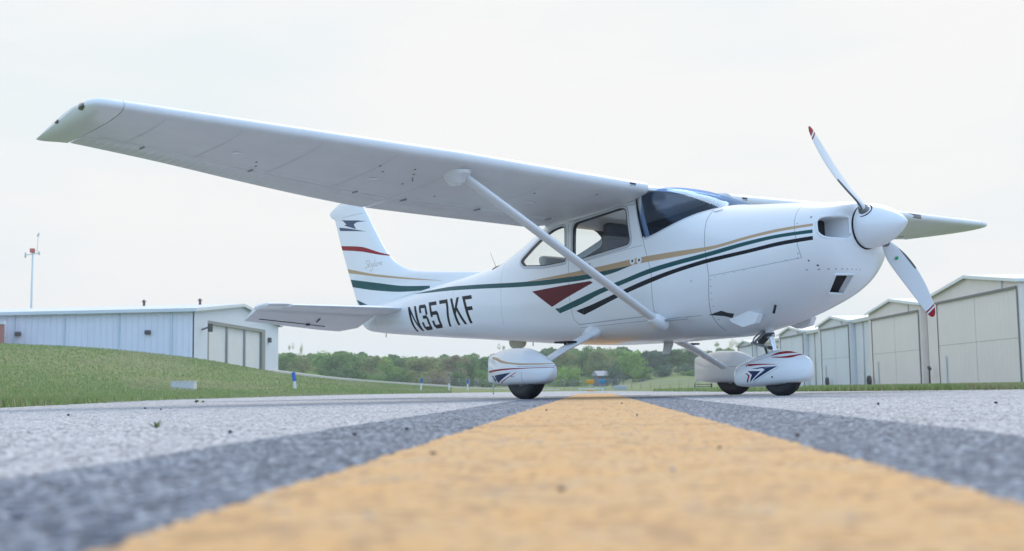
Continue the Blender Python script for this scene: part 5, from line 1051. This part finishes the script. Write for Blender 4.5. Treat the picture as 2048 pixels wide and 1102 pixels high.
b = MB(); b.box((-.9, -.9, zg), (.9, .9, zz)); b.build('wall', mat('house_wall', (.12, .13, .15), .7), o); b = MB(); b.add([(-1.1, -1.1, zz), (1.1, -1.1, zz), (1.1, 0, zr_), (-1.1, 0, zr_), (-1.1, 1.1, zz), (1.1, 1.1, zz)], [(0, 1, 2, 3), (3, 2, 5, 4), (0, 3, 4), (1, 5, 2)]); b.build('roof', mat('house_roof', (.28, .29, .33), .6), o)
# ================================================================= trees
LEAF = {}
for nm, c1, c2 in (('deep', (.075, .15, .055), (.12, .21, .075)), ('mid', (.14, .25, .075), (.19, .31, .09)), ('olive', (.24, .28, .12), (.30, .33, .15)), ('fresh', (.19, .33, .07), (.27, .41, .10)), ('bluish', (.065, .13, .10), (.10, .17, .12)), ('brownish', (.26, .23, .15), (.31, .27, .19))):
    LEAF[nm] = [mat('leaf_%s_a' % nm, c1, .75), mat('leaf_%s_b' % nm, c2, .75)]
for ms in LEAF.values():
    for m_ in ms:
        t = m_.node_tree; bs = t.nodes['Principled BSDF']; o_ = t.nodes['Material Output']; tl = N(t, 'ShaderNodeBsdfTranslucent'); c_ = bs.inputs['Base Color'].default_value; tl.inputs[0].default_value = (c_[0] * 1.25, c_[1] * 1.3, c_[2] * .9, 1); ms_ = N(t, 'ShaderNodeMixShader'); ms_.inputs[0].default_value = .42
        t.links.new(bs.outputs[0], ms_.inputs[1]); t.links.new(tl.outputs[0], ms_.inputs[2]); t.links.new(ms_.outputs[0], o_.inputs[0])
BARK = mat('bark', (.10, .085, .07), .9)
def crown_mesh(seed, n, lobes, w_, h, z0, sz, sparse=0.0):
    r2 = random.Random(seed); L_ = []
    for k in range(lobes):
        a = r2.uniform(0, 6.283); t = r2.random(); rr = w_ * .5 * r2.uniform(.15, .72) * (1 - .55 * abs(t - .4)); L_.append((Vector((math.cos(a) * rr, math.sin(a) * rr, z0 + h * (.12 + .76 * t))), w_ * r2.uniform(.13, .25) * (1.1 - .35 * t)))
    b = MB()
    for k in range(n):
        c, r_ = r2.choice(L_); v = Vector((r2.gauss(0, 1), r2.gauss(0, 1), r2.gauss(0, 1))); v.normalize(); p = c + v * r_ * r2.uniform(.45, 1.08) ** .6; p.z = max(p.z, z0 * .6 + .05)
        a = Vector((r2.gauss(0, 1), r2.gauss(0, 1), r2.gauss(0, 1))).normalized(); t = v.cross(a); 
        if t.length < 1e-3: continue
        t.normalize(); u = (t.cross(v) + v * r2.uniform(-.5, .5)).normalized(); s_ = sz * r2.uniform(.6, 1.3)
        b.add([p - t * s_ * .5, p + u * s_ * .5, p + t * s_ * .5, p - u * s_ * .45], [(0, 1, 2, 3)], 0 if r2.random() < .5 else 1)
    me = bpy.data.meshes.new('crown'); me.from_pydata(b.v, [], b.f); me.materials.append(None); me.materials.append(None); me.polygons.foreach_set('material_index', b.m); me.update(); return me
def trunk_mesh(seed, h, r, limbs=6, w_=4):
    r2 = random.Random(seed); b = MB(); pts = [(r2.uniform(-.1, .1) * k, r2.uniform(-.1, .1) * k, h * k / 4) for k in range(5)]; pts[0] = (0, 0, -.5); b.tube(pts, [r * 1.2, r, r * .8, r * .55, r * .25], 8)
    for k in range(limbs):
        t = r2.uniform(.35, .95); a = r2.uniform(0, 6.283); p = Vector((0, 0, h * t)); q = p + Vector((math.cos(a) * w_ * .35, math.sin(a) * w_ * .35, h * .28)); b.tube([p, p.lerp(q, .5) + Vector((0, 0, .1)), q], [r * .4, r * .25, r * .08], 6)
    me = bpy.data.meshes.new('trunk'); me.from_pydata(b.v, [], b.f); me.materials.append(BARK); me.update(); return me
CR_ = [crown_mesh(10 + k, 3000, 16 + 3 * k, 1.0 * 6.2, 6.2, 1.3, .27) for k in range(5)]; TRK = [trunk_mesh(40 + k, 5.2, .17, 7, 5) for k in range(3)]
BUSH = [crown_mesh(70 + k, 1500, 12, 5.0, 2.6, .0, .22) for k in range(3)]; AIRY = [crown_mesh(90 + k, 700, 9, 5.0, 6.5, 2.0, .2) for k in range(2)]
def tree(px, D, ytop, wpx, kind, lab, meshes=None, nm='broadleaf_tree', hh=7.5, i=0, ww=6.2, grp='trees of the far tree line'):
    q = wp(px, D); zg = terr(q.x, q.y) - .1; h = zat(px, ytop, D) - zg; wd = wpx / FPX * D; sx_ = wd / ww; sz_ = h / hh
    o = bpy.data.objects.new(nm, None); col.objects.link(o); o.location = (q.x, q.y, zg); o.rotation_euler.z = (i * 2.4) % 6.28; tag(o, lab, 'tree' if nm != 'bush' else 'bush', grp)
    c = bpy.data.objects.new('crown', (meshes or CR_)[i % len(meshes or CR_)]); col.objects.link(c); c.parent = o; c.scale = (sx_, sx_, sz_)
    for k in range(2): c.material_slots[k].link = 'OBJECT'; c.material_slots[k].material = LEAF[kind][k]
    t = bpy.data.objects.new('trunk', TRK[i % 3]); col.objects.link(t); t.parent = o; t.scale = (sx_, sx_, sz_ * .95 if nm != 'bush' else sz_ * .3)
KN = {'deep': 'dark green', 'mid': 'mid green', 'olive': 'olive', 'fresh': 'fresh green', 'bluish': 'bluish green', 'brownish': 'brownish budding'}
ORD = ['first', 'second', 'third', 'fourth', 'fifth', 'sixth', 'seventh', 'eighth', 'ninth', 'tenth', 'eleventh', 'twelfth', 'thirteenth', 'fourteenth', 'fifteenth', 'sixteenth', 'seventeenth', 'eighteenth', 'nineteenth', 'twentieth', '21st', '22nd', '23rd', '24th', '25th', '26th', '27th', '28th', '29th', '30th', '31st', '32nd', '33rd', '34th', '35th', '36th', '37th', '38th', '39th', '40th']
TL_ = [(566, 703, 62, 'mid'), (602, 709, 60, 'olive'), (640, 703, 70, 'fresh'), (668, 697, 66, 'mid'), (706, 702, 72, 'mid'), (742, 709, 56, 'olive'), (770, 713, 56, 'fresh'), (800, 713, 60, 'mid'), (836, 708, 70, 'olive'), (872, 706, 72, 'olive'), (905, 708, 66, 'brownish'), (938, 707, 60, 'mid'), (972, 711, 56, 'mid'), (1005, 706, 60, 'fresh'),
       (1098, 694, 50, 'deep'), (1126, 699, 60, 'olive'), (1160, 693, 66, 'mid'), (1200, 697, 72, 'olive'), (1236, 692, 66, 'mid'), (1262, 694, 56, 'fresh'), (1296, 699, 46, 'bluish'), (1322, 701, 48, 'bluish'), (1352, 698, 54, 'deep'), (1382, 694, 46, 'deep'), (1414, 700, 60, 'bluish'), (1446, 693, 50, 'mid'), (1478, 700, 50, 'fresh'), (1510, 704, 60, 'mid')]
for i, (px, yt, wpx, kd) in enumerate(TL_): tree(px, 205 + (i * 37) % 26, yt, wpx * 1.35, kd, '%s broadleaf tree, %s in the far tree line counted rightward from the left hangar' % (KN[kd], ORD[i]), i=i)
for i, (px, yt, wpx, kd, lab) in enumerate([(579, 693, 16, 'mid', 'bare-topped thin tree rising above the tree line right of the left hangar'), (601, 695, 12, 'olive', 'slender sparse tree just right of the bare-topped one'), (1431, 689, 28, 'mid', 'airy open tree against the sky above the far wheel fairing'), (1466, 684, 22, 'olive', 'sparse tall tree against the sky left of the farthest hangar'), (1002, 694, 20, 'deep', 'small dark tree top showing above the near wheel fairing')]):
    tree(px, 245, yt, wpx * 1.5, kd, lab, AIRY, 'sparse_tree', 7.6, i, 5.0, None)
BL_ = [(575, 745, 52, 'olive'), (622, 744, 60, 'fresh'), (662, 742, 58, 'deep'), (700, 738, 60, 'deep'), (742, 745, 58, 'mid'), (788, 744, 62, 'deep'), (830, 742, 60, 'olive'), (876, 740, 66, 'brownish'), (920, 742, 60, 'deep'), (962, 742, 56, 'mid'), (1120, 733, 60, 'fresh'), (1152, 737, 56, 'fresh'), (1106, 752, 50, 'olive'), (1146, 755, 56, 'olive'), (1226, 726, 36, 'bluish'), (1282, 735, 60, 'mid'), (1288, 756, 60, 'olive'), (1372, 741, 36, 'mid'), (1330, 730, 60, 'bluish'), (1370, 728, 56, 'bluish'), (1400, 730, 50, 'bluish')]
for i, (px, yt, wpx, kd) in enumerate(BL_): tree(px, 188 + (i * 29) % 14 if px > 1050 else 178 + (i * 29) % 14, yt, wpx * 1.25, kd, '%s rounded bush below the far trees, %s bush rightward from the left hangar' % (KN[kd], ORD[i]), BUSH, 'bush', 2.7, i + 1, 5.0, 'bushes below the far tree line')
# wood behind, one mass
b = MB(); r2 = random.Random(77)
for k in range(26000):
    px = r2.uniform(480, 1560); D = r2.uniform(236, 262); top = pchip([480, 560, 700, 800, 1000, 1100, 1260, 1300, 1500, 1560], [712, 712, 708, 717, 712, 700, 700, 704, 704, 708], px) + 7 * math.sin(px * .09) * math.sin(px * .031) + r2.uniform(0, 5)
    q = wp(px, D); zt_ = zat(px, top, D); z = zt_ - (zt_ - .5) * r2.random() ** 1.15; s_ = r2.uniform(.3, .6); a = Vector((r2.gauss(0, 1), r2.gauss(0, 1), r2.gauss(0, 1))).normalized(); t = a.orthogonal().normalized(); u = a.cross(t); p = Vector((q.x, q.y, z))
    b.add([p - t * s_, p + u * s_, p + t * s_, p - u * s_], [(0, 1, 2, 3)], r2.randrange(2) if math.sin(px * .055) + math.sin(px * .021 + 2) > 0 else 2)
tag(b.build('woodland', [LEAF['deep'][1], LEAF['mid'][0], LEAF['deep'][0]], fix=False), kind='stuff')

# ---- air: thin even haze round everything
b = MB(); b.box((-420, -75, -1.6), (440, 465, 22)); hz = tag(b.build('haze', [None], fix=False), kind='stuff'); hm = bpy.data.materials.new('haze_air'); hm.use_nodes = True; t = hm.node_tree; t.nodes.remove(t.nodes['Principled BSDF'])
pv = N(t, 'ShaderNodeVolumePrincipled'); pv.inputs['Color'].default_value = (.93, .97, 1, 1); pv.inputs['Density'].default_value = .00075; pv.inputs['Anisotropy'].default_value = .2; t.links.new(pv.outputs[0], t.nodes['Material Output'].inputs['Volume']); hz.data.materials.clear(); hz.data.materials.append(hm)
